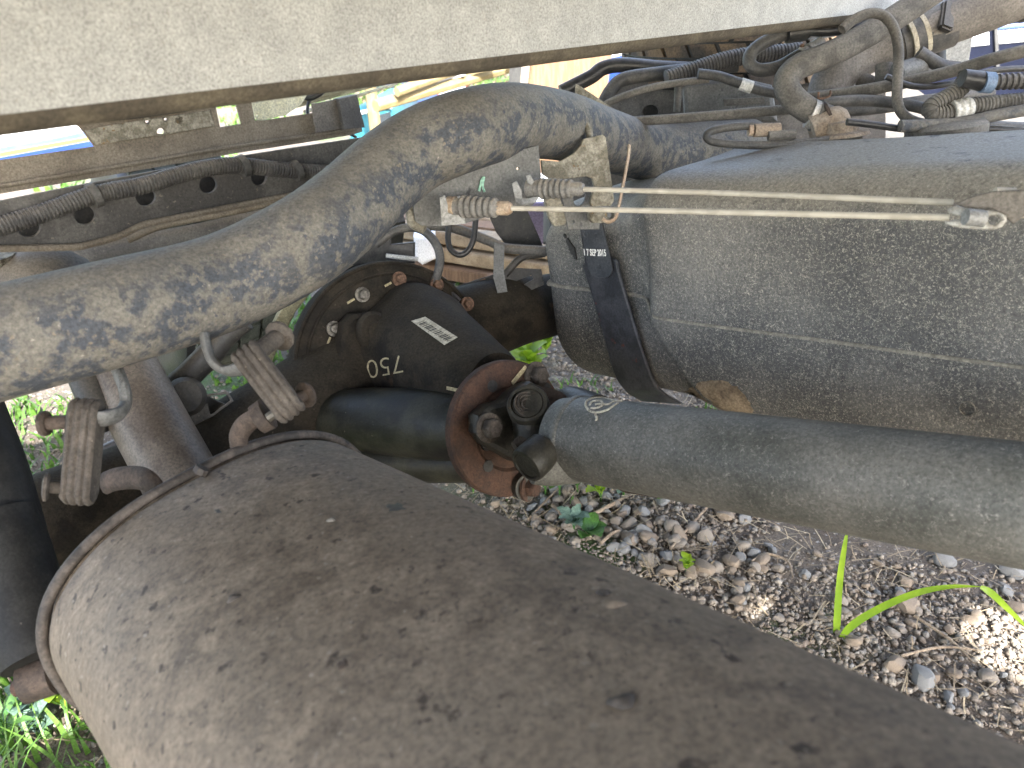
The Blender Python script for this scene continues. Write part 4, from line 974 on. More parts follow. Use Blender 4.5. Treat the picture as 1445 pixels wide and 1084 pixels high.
# chassis plate behind
t = Thing('chassis_plate', 'dusty grey chassis side plate with a round hole, right of the exhaust bend', 'chassis plate')
cp0 = P(960, 140, 1.42); cpn = (CAM - cp0).normalized()
t.part('plate', plate_mesh('plate', [(815, 175), (840, 150), (880, 122), (930, 100), (1000, 88), (1120, 78), (1250, 100), (1250, 215), (830, 225)], [circle2((918, 158), 11, 10, n=20)], cp0, cpn, .006), M['frame'])
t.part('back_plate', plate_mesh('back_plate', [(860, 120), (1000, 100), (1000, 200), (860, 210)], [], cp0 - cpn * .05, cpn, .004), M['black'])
t.done()
t = Thing('sensor_box', 'dark grey green plastic box behind the tagged cable', 'box')
t.part('body', plate_mesh('body', [(962, 118), (1040, 108), (1090, 120), (1098, 172), (966, 176)], [], P(1030, 145, 1.30), cpn, .05, bev=.008), M['greyplate'])
t.part('lid', plate_mesh('lid', [(1020, 140), (1078, 137), (1080, 146), (1022, 150)], [], P(1030, 145, 1.28), cpn, .006), M['hosegrey'])
t.done()
t = Thing('sensor_elbow', 'black plastic elbow plug with a stem in front of the chassis plate', 'plug')
t.part('elbow', tube([P(995, 110, 1.25), P(975, 107, 1.25), P(962, 110, 1.25), (P(958, 122, 1.25))], [.010, .0115, .0115, .008], seg=14), M['hosedark'])
t.part('stem', tube([P(958, 118, 1.25), P(955, 158, 1.26)], [.007, .0055], seg=12), M['hosedark'])
t.done()
single('olive_gusset', plate_mesh('olive_gusset', [(812, 118), (818, 121), (858, 148), (886, 166), (884, 174), (862, 166), (811, 141)], [], P(848, 148, 1.12), CAM - P(848, 148, 1.12), .008), M['olive'], 'olive brown triangular gusset standing on the exhaust bend', 'gusset')

# spare tyre lying flat, only its tread shows
def tyre(name, lbl, c, axis_, r, w_, m, nb=44):
    t = Thing(name, lbl, 'tyre')
    fm = frame(c, axis_)
    t.part('carcass', lathe([(r * .6, -w_ * .42), (r * .80, -w_ * .5), (r * .93, -w_ * .46), (r * .965, -w_ * .36), (r * .965, w_ * .36), (r * .93, w_ * .46), (r * .80, w_ * .5), (r * .6, w_ * .42)], fm, 64), M['hoseblack'])
    blk = []
    for row in range(4):
        z0 = -w_ * .40 + row * w_ * .205; z1 = z0 + w_ * .175
        for k in range(nb):
            a0 = 2 * math.pi * (k + .08 + .25 * (row % 2)) / nb; a1 = a0 + 2 * math.pi * .84 / nb; sk = .05 * (1 if row % 2 else -1)
            V_ = [fm @ Vector((math.cos(a) * rr, math.sin(a) * rr, z)) for rr in (r * .96, r) for (a, z) in ((a0, z0), (a1, z0), (a1 + sk, z1), (a0 + sk, z1))]
            blk.append((V_, [(4, 5, 6, 7), (0, 1, 5, 4), (1, 2, 6, 5), (2, 3, 7, 6), (3, 0, 4, 7)]))
    t.part('tread_blocks', join(*blk), m, kind='stuff', smooth=False)
    t.done()
tyre('spare_tyre', 'brown dusted spare tyre lying flat under the pale beam', P(1035, 68, 1.5), Z, .215, .12, M['tread'], 26)
tyre('road_wheel', 'rear wheel tyre with grey green tread behind the tilted hanger', P(262, 372, 1.45), TV, .205, .20, M['treadgrey'], 34)

# links and brackets behind the hangers
t = Thing('stabiliser_link', 'black stabiliser link with a jointed end, between the tail pipe and the tilted hanger', 'link')
t.part('rod', tube([P(345, 452, .95), P(320, 475, .95), P(296, 500, .95), P(268, 528, .95), P(244, 552, .95)], [.014, .013, .016, .016, .018], seg=14), M['black'])
t.part('joint', lathe([(.001, .02), (.018, .018), (.024, .008), (.024, -.008), (.018, -.018)], frame(P(262, 560, .93), CAM - P(262, 560, .93)), 20), M['black'])
t.part('foot', plate_mesh('foot', [(246, 570), (262, 560), (300, 555), (322, 552), (330, 566), (300, 588), (276, 600), (262, 596)], [[(268, 582), (290, 574), (292, 582), (274, 592)]], P(285, 578, .93), CAM - P(285, 578, .93), .02, bev=.003), M['frame'])
t.part('arm', plate_mesh('arm', [(246, 540), (262, 530), (300, 562), (330, 575), (318, 590), (290, 585)], [], P(285, 560, .955), CAM - P(285, 560, .955), .02, bev=.003), M['black'])
t.done()
single('track_rod', tube([P(-30, 712, .95), P(33, 690, .95), P(100, 658, .98), P(180, 620, 1.0), P(240, 596, 1.02)], .0072, seg=12), M['hoseblack'], 'thin black rod crossing in front of the bright grass at the left', 'rod')

# shock absorber at the left edge
t = Thing('shock_absorber', 'dark shock absorber leaning along the left edge', 'shock absorber')
t.part('upper_tube', tube([P(-48, 560, .72), P(-10, 660, .70), P(18, 760, .68)], .027, seg=28, n=4), M['shock'])
t.part('body', tube([P(-2, 730, .68), P(20, 800, .67), P(48, 900, .655), P(58, 930, .65)], [.031, .032, .032, .030], seg=30, n=5), M['shock'])
t.part('worn_band', tube([P(28, 842, .668), P(40, 884, .66)], .0325, seg=30, n=3, cap=False), M['black'])
t.part('lower_eye', lathe([(.012, -.014), (.017, -.012), (.017, .012), (.012, .014)], frame(P(55, 958, .65), C3(1, .3, .2)), 20), M['rustdark'])
t.part('eye_bolt', tube([P(22, 972, .65), P(92, 948, .65)], .007, seg=10), M['rust'])
t.done()

# ------------------------------------------------------------------ hoses between the axle and the bracket plate
hose('brake_hose', 'thick black brake hose arching over the top of the axle housing', 'hose', [(530, 345), (554, 328), (580, 321), (601, 328), (616, 346), (621, 366), (617, 388), (612, 400)], 1.12, .0064, M['hosedark']).done()
hose('vent_loop', 'thin black hose hanging in a U below the grey bracket plate', 'hose', [(634, 318), (632, 336), (636, 352), (648, 360), (660, 354), (668, 338), (671, 312), (672, 290)], 1.15, .0044, M['hoseblack']).done()
t = hose('diagonal_rod', 'dark rod sloping down right behind the bracket plate', 'rod', [(600, 318), (640, 322), (690, 340), (712, 350), (765, 354), (800, 356)], 1.18, .0075, M['frame'])
t.done()
single('hanging_strap', plate_mesh('hanging_strap', [(697, 342), (712, 346), (711, 380), (716, 412), (702, 414), (696, 392)], [], P(704, 378, 1.16), CAM - P(704, 378, 1.16), .004), M['greyplate'], 'short grey strap hanging from the dark rod in front of the planks', 'strap')
single('hose_guard', tube([P(614, 392, 1.14), P(626, 395, 1.14), P(634, 410, 1.14), P(648, 425, 1.14)], .004, seg=8), M['hoseblack'], 'thin black edge running beside the housing top', 'wire')
single('dark_panel', plate_mesh('dark_panel', [(688, 300), (742, 292), (764, 342), (768, 352), (716, 349), (700, 328)], [], P(725, 325, 1.25), CAM - P(725, 325, 1.25), .004), M['black'], 'dark flat panel behind the lower cable, left of the tank', 'panel')
t = Thing('brake_valve', 'dark cluster of brake valve blocks above the axle housing', 'valve')
for (x0, y0, x1, y1, mm) in [(500, 362, 548, 385, 'black'), (512, 340, 552, 366, 'black'), (545, 345, 586, 372, 'hoseblack'), (478, 372, 520, 392, 'black')]:
    t.part('block', plate_mesh('block', [(x0, y0), (x1, y0 - 4), (x1, y1), (x0, y1)], [], P(540, 365, 1.2), CAM - P(540, 365, 1.2), .03, bev=.003), M[mm])
t.part('pale_pipe', tube([P(545, 361, 1.14), P(590, 366, 1.14)], .0035, seg=8), M['greywhite'])
t.done()
t = Thing('lattice_bracket', 'black bracket with small slots above the right axle tube', 'bracket')
lp0 = P(700, 400, 1.2)
t.part('plate', plate_mesh('plate', [(636, 408), (668, 396), (700, 386), (730, 378), (764, 380), (768, 402), (712, 425), (664, 420)], [[(670, 399), (684, 393), (686, 396), (672, 402)], circle2((687, 405), 5, 3, n=8), [(686, 418), (696, 412), (699, 419)], [(726, 398), (750, 388), (753, 394), (735, 404)]], lp0, CAM - lp0, .01), M['black'])
t.part('brace', tube([P(712, 388, 1.19), P(736, 364, 1.19), P(768, 358, 1.2)], .006, seg=8), M['black'])
t.done()

# ------------------------------------------------------------------ the yard beyond
def boxpx(name, quad, d, thick, m):
    p_ = P(quad[0][0], quad[0][1], d); fwd = Vector((0, 1, 0))
    return plate_mesh(name, quad, [], p_, fwd, thick, bev=.002)
t = Thing('timber_post', 'raw brown timber post standing in the yard under the pale beam', 'post')
c = P(800, 100, 2.9); 
t.part('post', box(Matrix.Translation((c.x, c.y + .1, .5)) @ Matrix.Rotation(.15, 4, 'Y') @ Matrix.Rotation(.2, 4, 'Z'), .31, .2, 1.1, .005), M['wood'])
t.part('dark_edge', box(Matrix.Translation((c.x - .172, c.y + .08, .5)) @ Matrix.Rotation(.15, 4, 'Y') @ Matrix.Rotation(.2, 4, 'Z'), .03, .2, 1.1, .003), M['brownbeam'])
t.done()
t = Thing('parked_van', 'white van side with a bright blue band and yellow stripe, far left', 'van')
vp = P(40, 200, 4.2); vn = Vector((.35, -1, 0))
body = boxpx
t.part('body', plate_mesh('body', [(-260, 120), (128, 80), (112, 200), (135, 222), (140, 300), (-260, 420)], [], vp, vn, 1.2, bev=.01), M['white'])
t.part('pale_band', plate_mesh('pale_band', [(-260, 250), (0, 208), (70, 196), (128, 184), (131, 192), (-260, 262)], [], vp + (CAM - vp) * .003, vn, .01), M['paleblue'])
t.part('yellow_stripe', plate_mesh('yellow_stripe', [(-260, 262), (131, 192), (132, 198), (-260, 270)], [], vp + (CAM - vp) * .004, vn, .01), M['yellow'])
t.part('blue_band', plate_mesh('blue_band', [(-260, 270), (132, 198), (136, 225), (140, 290), (-260, 400)], [], vp + (CAM - vp) * .005, vn, .01), M['blue'])
t.done()
def slab(name, lbl, cat, quad, d, m, th=.5, nrm=Vector((0, -1, 0))):
    p_ = P(sum(q[0] for q in quad) / len(quad), sum(q[1] for q in quad) / len(quad), d)
    return single(name, plate_mesh(name, quad, [], p_, nrm, th, bev=.01), M[m], lbl, cat)
def car(lbl, quad_px, d, m, th, wins, stripes=(), group=None):
    t = Thing('parked_car', lbl, 'car', group)
    p_ = P(sum(q[0] for q in quad_px) / len(quad_px), sum(q[1] for q in quad_px) / len(quad_px), d); n_ = Vector((-.1, -1, 0)).normalized()
    t.part('body', plate_mesh('body', quad_px, [], p_, n_, th, bev=.03), M[m])
    for w_ in wins: t.part('window', plate_mesh('window', w_, [], p_ + n_ * .006, n_, .01), M['glass'])
    for nm, s_, mm in stripes: t.part(nm, plate_mesh(nm, s_, [], p_ + n_ * .01, n_, .014), M[mm])
    return t
car('violet blue parked car low between the tan rack rails', [(520, 120), (585, 108), (600, 150), (540, 160)], 6.0, 'violet', .8, [[(535, 126), (570, 119), (572, 126), (538, 133)]]).done()
car('red parked car just above the bend of the exhaust pipe', [(548, 152), (575, 142), (590, 130), (618, 126), (640, 132), (650, 190), (545, 215)], 5.0, 'red', .8, [[(566, 138), (600, 130), (612, 133), (614, 140), (574, 147)]], stripes=[('pale_panel', [(560, 140), (615, 126), (618, 138), (566, 150)], 'paleblue')]).done()
car('teal parked car nearest the exhaust pipe', [(505, 150), (545, 141), (552, 160), (556, 220), (480, 235), (495, 185)], 4.2, 'teal', .8, [[(520, 166), (550, 158), (552, 168), (530, 182)]], stripes=[('white_sill', [(500, 158), (552, 148), (553, 153), (502, 163)], 'white')]).done()
car('white and blue parked car right of the timber post', [(850, 50), (900, 40), (905, 70), (900, 120), (845, 120)], 6.0, 'white', .8, [[(868, 62), (888, 58), (892, 66), (870, 70)]], stripes=[('blue_sill', [(850, 84), (904, 72), (905, 120), (848, 120)], 'blue')]).done()
car('cyan parked car between the white car and the tyre', [(904, 40), (960, 30), (960, 110), (906, 120)], 6.5, 'teal', .8, [[(912, 40), (940, 36), (940, 48), (914, 52)]]).done()
t = car('navy car with doors and a bright side strip at the upper right corner', [(1225, -60), (1640, -90), (1660, 200), (1240, 230)], 3.2, 'navy', 1.5, [])
pN = P(1440, 40, 3.2); nN = Vector((-.1, -1, 0)).normalized()
t.part('door_gap', plate_mesh('door_gap', [(1399, -60), (1403, -60), (1412, 120), (1407, 120)], [], pN + nN * .05, nN, .01), M['ink'])
t.part('side_strip', plate_mesh('side_strip', [(1300, 56), (1397, 45), (1398, 64), (1300, 74)], [], pN + nN * .05, nN, .03, bev=.012), M['white'])
t.part('side_strip', plate_mesh('side_strip', [(1408, 44), (1600, 26), (1600, 46), (1410, 63)], [], pN + nN * .05, nN, .03, bev=.012), M['white'])
t.part('blue_reflection', plate_mesh('blue_reflection', [(1300, 47), (1396, 37), (1397, 44), (1300, 55)], [], pN + nN * .05, nN, .02, bev=.006), M['paleblue'])  # pale blue strips paint the reflection on the car doors
t.part('blue_reflection', plate_mesh('blue_reflection', [(1407, 36), (1600, 17), (1600, 25), (1408, 43)], [], pN + nN * .05, nN, .02, bev=.006), M['paleblue'])
t.done()
# tan rack
t = Thing('storage_rack', 'tan painted storage rack with sloping rails, left of the timber post', 'rack')
for (a, b, th) in [((530, 150), (745, 88), .028), ((560, 130), (745, 62), .022)]:
    t.part('rail', tube([P(*a, 3.6), P(*b, 4.2)], th, seg=8), M['tanrail'])
t.part('panel', plate_mesh('panel', [(575, 112), (606, 104), (610, 124), (580, 134)], [], P(592, 118, 3.8), Vector((0, 1, 0)), .03), M['tanrail'])
t.part('panel', plate_mesh('panel', [(655, 92), (700, 78), (702, 96), (658, 108)], [], P(680, 92, 3.9), Vector((0, 1, 0)), .03), M['tanrail'])
t.part('window_frame', plate_mesh('window_frame', [(606, 100), (655, 88), (657, 106), (612, 120)], [[(612, 102), (649, 93), (650, 104), (615, 113)]], P(630, 102, 3.85), Vector((0, 1, 0)), .03), M['white'])
for x_ in (522, 742):
    g0 = P(x_, 120, 3.9); t.part('upright', tube([Vector((g0.x, g0.y, 0)), Vector((g0.x, g0.y, 1.3))], .03, seg=8), M['tanrail'])
t.done()
slab('white_board', 'white board lying under the tan rack beside the red car', 'board', [(618, 130), (655, 119), (660, 134), (624, 150)], 4.6, 'white', .05)
slab('lilac_sheet', 'pale lilac sheet left of the fuel tank, behind the dark panel', 'sheet', [(735, 285), (772, 285), (775, 345), (748, 345)], 1.9, 'lilac', .01)
slab('white_cabinet', 'white cabinet in the yard left of the thin hoses', 'cabinet', [(583, 334), (612, 332), (616, 366), (596, 375), (586, 368)], 2.2, 'white', .2)
# shrubs
def shrub(lbl, c, r, n, seed, m='foliage'):
    rs = random.Random(seed); V, F = [], []
    for i in range(n):
        while True:
            q = Vector((rs.uniform(-1, 1), rs.uniform(-1, 1), rs.uniform(-1, 1)))
            if q.length < 1: break
        q = q * (.55 + .45 * rs.random()); p_ = c + Vector((q.x * r, q.y * r, q.z * r * .8))
        a = Vector((rs.gauss(0, 1), rs.gauss(0, 1), rs.gauss(0, 1))).normalized(); b = a.orthogonal().normalized(); s_ = rs.uniform(.02, .04)
        o = len(V); V += [p_, p_ + a * s_ * .5 + b * s_ * .25, p_ + a * s_, p_ + a * s_ * .5 - b * s_ * .25]; F.append((o, o + 1, o + 2, o + 3))
    t = Thing('shrub', lbl, 'shrub', 'shrubs growing in the yard')
    t.part('leaves', (V, F), M[m], kind='stuff', smooth=False)
    for k in range(5):
        a = k * 1.26; t.part('stem', tube([Vector((c.x, c.y, 0)), c + Vector((math.cos(a) * r * .5, math.sin(a) * r * .5, r * .3))], [.01, .005], seg=6, n=3), M['twig'])
    t.done()
for i, (x, y, d, r, l) in enumerate([(520, 115, 5.2, .33, 'bright shrub left of the tan rack rails'), (690, 122, 5.6, .42, 'leafy shrub below the rails beside the timber post'), (720, 100, 7, .5, 'shrub behind the right end of the tan rack'),
                                     (630, 96, 6.2, .4, 'shrub showing through the white framed opening of the rack')]):
    c = P(x, y, d); shrub(l, c, r, 900, 20 + i)
t = Thing('tree_row', 'far off tree line behind the parked cars', 'trees')
t.o['kind'] = 'stuff'
V, F = [], []; rs = random.Random(5)
for i in range(9000):
    a = rs.uniform(-1.0, 1.0); dist = rs.uniform(22, 30); p_ = Vector((math.sin(a) * dist, math.cos(a) * dist, rs.random() ** .7 * (5 + 2.5 * math.sin(a * 9) + math.sin(a * 23))))
    q = Vector((rs.gauss(0, 1), rs.gauss(0, 1), rs.gauss(0, 1))).normalized(); b = q.orthogonal().normalized(); s_ = rs.uniform(.4, .9)
    o = len(V); V += [p_, p_ + q * s_ * .5 + b * s_ * .4, p_ + q * s_, p_ + q * s_ * .5 - b * s_ * .4]; F.append((o, o + 1, o + 2, o + 3))
t.part('crowns', (V, F), M['foliage'], smooth=False, kind='stuff'); t.done()
# pile of planks
t = Thing('plank_pile', 'pile of long sawn planks on the ground behind the axle', 'planks')
rs = random.Random(2)
A0, B0 = P(596, 338, 2.45), P(800, 420, 2.25)
dv = (B0 - A0); dv.z = 0; L_ = dv.length; dv.normalize(); side = Vector((-dv.y, dv.x, 0)); base = Vector((A0.x, A0.y, 0))
for lay in range(3):
    for k in range(4 - lay % 2):
        o = base + dv * (L_ / 2 + rs.uniform(-.05, .1)) + side * (-.14 + k * .085 + lay * .02) + Z * (.03 + lay * .045)
        t.part('plank', box(frame(o, Z, (dv + side * rs.uniform(-.03, .03))), L_ + .5 + rs.uniform(-.1, .2), .072, .036, .003), M['woodplank'] if (k + lay) % 3 else M['wood'])
t.done()
wb = base + dv * .4 + side * .42
single('white_sheet', box(frame(wb + Z * .13, Z + side * -.3, dv), 1.4, .22, .02, .004), M['white'], 'white sheet leaning behind the plank pile', 'sheet')
single('rotting_log', tube([P(690, 400, 2.1), P(735, 412, 2.05)], [.03, .02], seg=10, n=4), M['wood'], 'short brown log on the ground before the planks', 'log')

# ------------------------------------------------------------------ gravel, stones, plants
def gz(x, y): return hgt(x, y) * max(0, 1 - max(0, math.hypot(x, y) - 3) / 4)
ico = bmesh.new(); bmesh.ops.create_icosphere(ico, subdivisions=1, radius=1)
IV = np.array([v.co[:] for v in ico.verts]); IF = np.array([[v.index for v in f.verts] for f in ico.faces]); ico.free()
def gravel(n, x0, x1, y0, y1, s0, s1, seed, keep=None):
    r_ = np.random.RandomState(seed)
    xs_ = r_.uniform(x0, x1, n); ys_ = r_.uniform(y0, y1, n)
    if keep is not None:
        k = keep(xs_, ys_, r_); xs_, ys_ = xs_[k], ys_[k]; n = len(xs_)
    sz = s0 * (s1 / s0) ** (r_.rand(n) ** 2.6)
    ax_ = r_.normal(size=(n, 3)); ax_ /= np.linalg.norm(ax_, axis=1)[:, None]; an = r_.uniform(0, 6.28, n)
    K = np.zeros((n, 3, 3)); K[:, 0, 1] = -ax_[:, 2]; K[:, 0, 2] = ax_[:, 1]; K[:, 1, 0] = ax_[:, 2]; K[:, 1, 2] = -ax_[:, 0]; K[:, 2, 0] = -ax_[:, 1]; K[:, 2, 1] = ax_[:, 0]
    Rm = np.eye(3)[None] + np.sin(an)[:, None, None] * K + (1 - np.cos(an))[:, None, None] * (K @ K)
    base_ = IV[None] * r_.uniform(.72, 1.12, (n, len(IV), 1)); base_ = base_ * r_.uniform([.6, .6, .45], [1.2, 1.0, .8], (n, 3))[:, None, :]
    v = np.einsum('nij,nkj->nki', Rm, base_) * sz[:, None, None]
    v[:, :, 0] += xs_[:, None]; v[:, :, 1] += ys_[:, None]
    zz = np.array([gz(a, b) for a, b in zip(xs_, ys_)]); v[:, :, 2] += (zz + sz * .25)[:, None]
    f_ = IF[None] + (np.arange(n) * len(IV))[:, None, None]
    return v.reshape(-1, 3), f_.reshape(-1, 3)
def np_obj(name, v, f, m, label, kind='stuff', smooth=False):
    me = bpy.data.meshes.new(name); me.vertices.add(len(v)); me.vertices.foreach_set('co', v.astype(np.float32).ravel())
    k = f.shape[1]; me.loops.add(f.size); me.loops.foreach_set('vertex_index', f.astype(np.int32).ravel())
    me.polygons.add(len(f)); me.polygons.foreach_set('loop_start', np.arange(0, f.size, k, dtype=np.int32)); me.update(calc_edges=True); me.validate()
    if smooth: me.shade_smooth()
    me.materials.append(m); o = bpy.data.objects.new(name, me); COL.objects.link(o); o['kind'] = kind
    if label: o['label'] = label
    return o
def patchy(x, y, r_): return np.array([mnoise.noise(Vector((a * 5, b * 5, 2))) for a, b in zip(x, y)]) + r_.normal(0, .25, len(x)) > -.12
v1, f1 = gravel(74000, -.1, 1.2, .45, 1.45, .0020, .0078, 1, patchy)
v4, f4 = gravel(9000, -.2, 1.6, 1.45, 2.1, .004, .010, 8)
v2, f2 = gravel(9000, -1.3, -.1, .4, 2.6, .0025, .008, 2)
v3, f3 = gravel(6000, -.3, 2.4, 2.0, 3.2, .005, .015, 3)
np_obj('gravel', np.vstack([v1, v2, v3, v4]), np.vstack([f1, f2 + len(v1), f3 + len(v1) + len(v2), f4 + len(v1) + len(v2) + len(v3)]), M['gravel'], 'loose small gravel over the brown soil')

# single stones
random.seed(11); rs = random.Random(11)
stm = []
for k in range(9):
    bm = bmesh.new(); bmesh.ops.create_icosphere(bm, subdivisions=2, radius=1)
    # cut flats for an angular look
    pl = [(Vector((rs.gauss(0, 1), rs.gauss(0, 1), rs.gauss(0, 1))).normalized(), rs.uniform(.55, .85)) for _ in range(9)]
    for v in bm.verts:
        for n_, d_ in pl:
            q = v.co.dot(n_)
            if q > d_: v.co -= n_ * (q - d_) * .9
        v.co *= 1 + .05 * mnoise.noise(v.co * 3 + Vector((k, 0, 0)))
    me = bpy.data.meshes.new('stone'); bm.to_mesh(me); bm.free(); me.shade_smooth(); me.set_sharp_from_angle(angle=.6)
    me.materials.append(M[['stone', 'stone2', 'stone3'][k % 3]]); stm.append(me)
SLBL = {'stone': 'loose dusty brown stone among the small gravel below the drive shaft', 'stone2': 'loose rusty tan stone among the small gravel below the drive shaft', 'stone3': 'loose plain grey stone among the small gravel below the drive shaft'}
def ground_at(x, y):
    r = ray(x, y); return CAM + r * (-CAM.z / r.z)
def stone(x, y, s_, k=None):
    k = rs.randrange(9) if k is None else k
    o = bpy.data.objects.new('stone', stm[k]); COL.objects.link(o); g = ground_at(x, y)
    o.location = (g.x, g.y, gz(g.x, g.y) + s_ * .30 + .001); o.rotation_euler = (rs.uniform(-.5, .5), rs.uniform(-.5, .5), rs.uniform(0, 6.3)); o.scale = (s_ * rs.uniform(.85, 1.25), s_ * rs.uniform(.75, 1), s_ * rs.uniform(.5, .75))
    nm = ['stone', 'stone2', 'stone3'][k % 3]
    o['label'] = SLBL[nm]; o['category'] = 'stone'; o['group'] = {'stone': 'dusty brown stones', 'stone2': 'rusty tan stones', 'stone3': 'plain grey stones'}[nm] + ' in the gravel'
    return o
named = [(995, 762, .0165, 0), (1022, 730, .019, 1), (870, 740, .014, 0), (888, 768, .014, 1), (1046, 778, .013, 3), (1335, 790, .02, 2), (1425, 805, .017, 2), (1280, 850, .018, 4), (1262, 938, .016, 1), (1300, 955, .019, 2), (1395, 955, .014, 3), (1434, 856, .013, 4), (1066, 806, .011, 0), (1043, 828, .011, 4)]
NL = ['biggest rounded brown stone just under the drive shaft', 'flat tan stone right of the biggest brown stone', None, None, 'grey brown stone at the right end of the row under the shaft', 'large flat grey stone close under the right part of the shaft',
      'large grey stone at the right edge under the shaft', 'tan stone behind the arching grass blade', 'tan stone right beside the muffler edge below the grass plant', 'large pale grey stone at the muffler edge below the grass plant']
for q, nl in zip(named, NL + [None] * 9):
    o = stone(*q)
    if nl: o['label'] = nl; del o['group']
for i in range(34): stone(rs.uniform(800, 1080), rs.uniform(712, 815), rs.uniform(.0095, .017))
for i in range(22): stone(rs.uniform(690, 860), rs.uniform(690, 790), rs.uniform(.008, .013))
for i in range(150):
    x = rs.uniform(690, 1445); ylo = 720 + (x - 820) * .17 if x > 900 else 690; yhi = 700 + max(0, (x - 740)) * .47
    if yhi < ylo + 6: continue
    y = rs.uniform(ylo, min(yhi + 20, 1040)); 
    dens = 1.0 if x < 1080 else .6
    if rs.random() > dens: continue
    stone(x, y, rs.uniform(.006, .0125))

def blade_strip(pts, w_, fold=.25):
    """grass blade through points, folded along its middle"""
    s = catmull([list(p) for p in pts], 6); V, F = [], []; n = len(s)
    for i, a in enumerate(s):
        p_ = Vector(a); t_ = (Vector(s[min(i + 1, n - 1)]) - Vector(s[max(i - 1, 0)])).normalized()
        vw = (CAM - p_).normalized(); b = t_.cross(vw).normalized(); f = i / (n - 1); ww = w_ * (min(1, .45 + f * 2.2)) * (1 - f ** 3) + .0002
        V += [p_ - b * ww, p_ - vw * (ww * fold), p_ + b * ww]
    for i in range(n - 1):
        o = i * 3; F += [(o, o + 1, o + 4, o + 3), (o + 1, o + 2, o + 5, o + 4)]
    return V, F
t = Thing('grass_plant', 'lime green grass plant with one upright and one arching blade in the gravel', 'grass plant')
t.part('blade', blade_strip([P(1178, 925, 1.0), P(1181, 880, .985), P(1185, 820, .97), P(1192, 770, .955), P(1197, 742, .95)], .0042), M['blade'])
t.part('blade', blade_strip([P(1178, 925, 1.0), P(1195, 890, .97), P(1235, 862, .94), P(1290, 838, .90), P(1340, 828, .87), P(1388, 828, .85)], .0044), M['blade'])
t.part('blade', blade_strip([P(1384, 828, .85), P(1400, 838, .85), P(1425, 862, .86), P(1470, 905, .88)], .0038), M['blade'])
t.part('blade', blade_strip([P(1180, 924, 1.0), P(1168, 908, 1.0), P(1150, 902, 1.0), P(1130, 896, 1.0)], .003), M['blade'])
t.done()
# grass and leafy weeds
def grass_field(n, pick, hmin, hmax, wmin, wmax, seed):
    r_ = random.Random(seed); V, F = [], []
    for i in range(n):
        g = pick(r_)
        if g is None: continue
        x, y = g; z_ = gz(x, y); hh = r_.uniform(hmin, hmax); a = r_.uniform(0, 6.28); le = r_.uniform(.2, 1.0) * hh; ww = r_.uniform(wmin, wmax)
        dx, dy = math.cos(a), math.sin(a); sx_, sy_ = -dy * ww, dx * ww; o = len(V)
        for j in range(4):
            f = j / 3; V += [(x + dx * le * f * f - sx_ * (1 - f * .95), y + dy * le * f * f - sy_ * (1 - f * .95), z_ + hh * (f - .25 * f * f)), (x + dx * le * f * f + sx_ * (1 - f * .95), y + dy * le * f * f + sy_ * (1 - f * .95), z_ + hh * (f - .25 * f * f))]
        for j in range(3): F.append((o + 2 * j, o + 2 * j + 1, o + 2 * j + 3, o + 2 * j + 2))
    return V, F
def pk_left(r_):
    x, y = r_.uniform(-1.2, -.35), r_.uniform(.35, 1.1)
    return (x, y) if mnoise.noise(Vector((x * 5, y * 5, 2))) > -.25 else None
def pk_back(r_):
    x, y = r_.uniform(-1.9, -.2), r_.uniform(1.15, 2.3)
    return (x, y) if mnoise.noise(Vector((x * 4, y * 4, 9))) > .0 else None
def pk_mid(r_):
    x, y = r_.uniform(-.3, .6), r_.uniform(1.0, 2.4)
    return (x, y) if mnoise.noise(Vector((x * 6, y * 6, 5))) > .18 else None
def pk_far(r_):
    x, y = r_.uniform(-5, 5), r_.uniform(2.4, 9)
    return (x, y) if mnoise.noise(Vector((x * 1.4, y * 1.4, 5))) > .0 else None
g = join(grass_field(2600, pk_left, .03, .11, .0018, .0042, 1), grass_field(7000, pk_back, .015, .05, .003, .007, 2), grass_field(2600, pk_mid, .01, .035, .002, .005, 3), grass_field(9000, pk_far, .04, .12, .008, .02, 4))
single('grass', g, M['grass'], 'short green grass and seedlings in patches on the gravel', None, kind='stuff', smooth=False)
# straw litter
V, F = [], []
rs = random.Random(9)
for i in range(4200):
    x, y = (rs.uniform(-.1, 1.3), rs.uniform(.5, 1.6)) if i % 3 else (rs.uniform(-1.1, -.3), rs.uniform(.35, 1.3))
    z_ = gz(x, y) + rs.uniform(.002, .012); a = rs.uniform(0, 6.28); l_ = rs.uniform(.01, .05); w2 = rs.uniform(.0004, .0011); dx, dy = math.cos(a), math.sin(a); b = rs.uniform(-.3, .3)
    o = len(V)
    for f in (0, .5, 1):
        px_, py_ = x + dx * l_ * f - dy * b * l_ * f * f, y + dy * l_ * f + dx * b * l_ * f * f
        V += [(px_ - dy * w2, py_ + dx * w2, z_ + .004 * f), (px_ + dy * w2, py_ - dx * w2, z_ + .004 * f)]
    F += [(o, o + 1, o + 3, o + 2), (o + 2, o + 3, o + 5, o + 4)]
single('straw_litter', (V, F), M['straw'], 'dry straw and grass litter strewn over the gravel', None, kind='stuff', smooth=False)
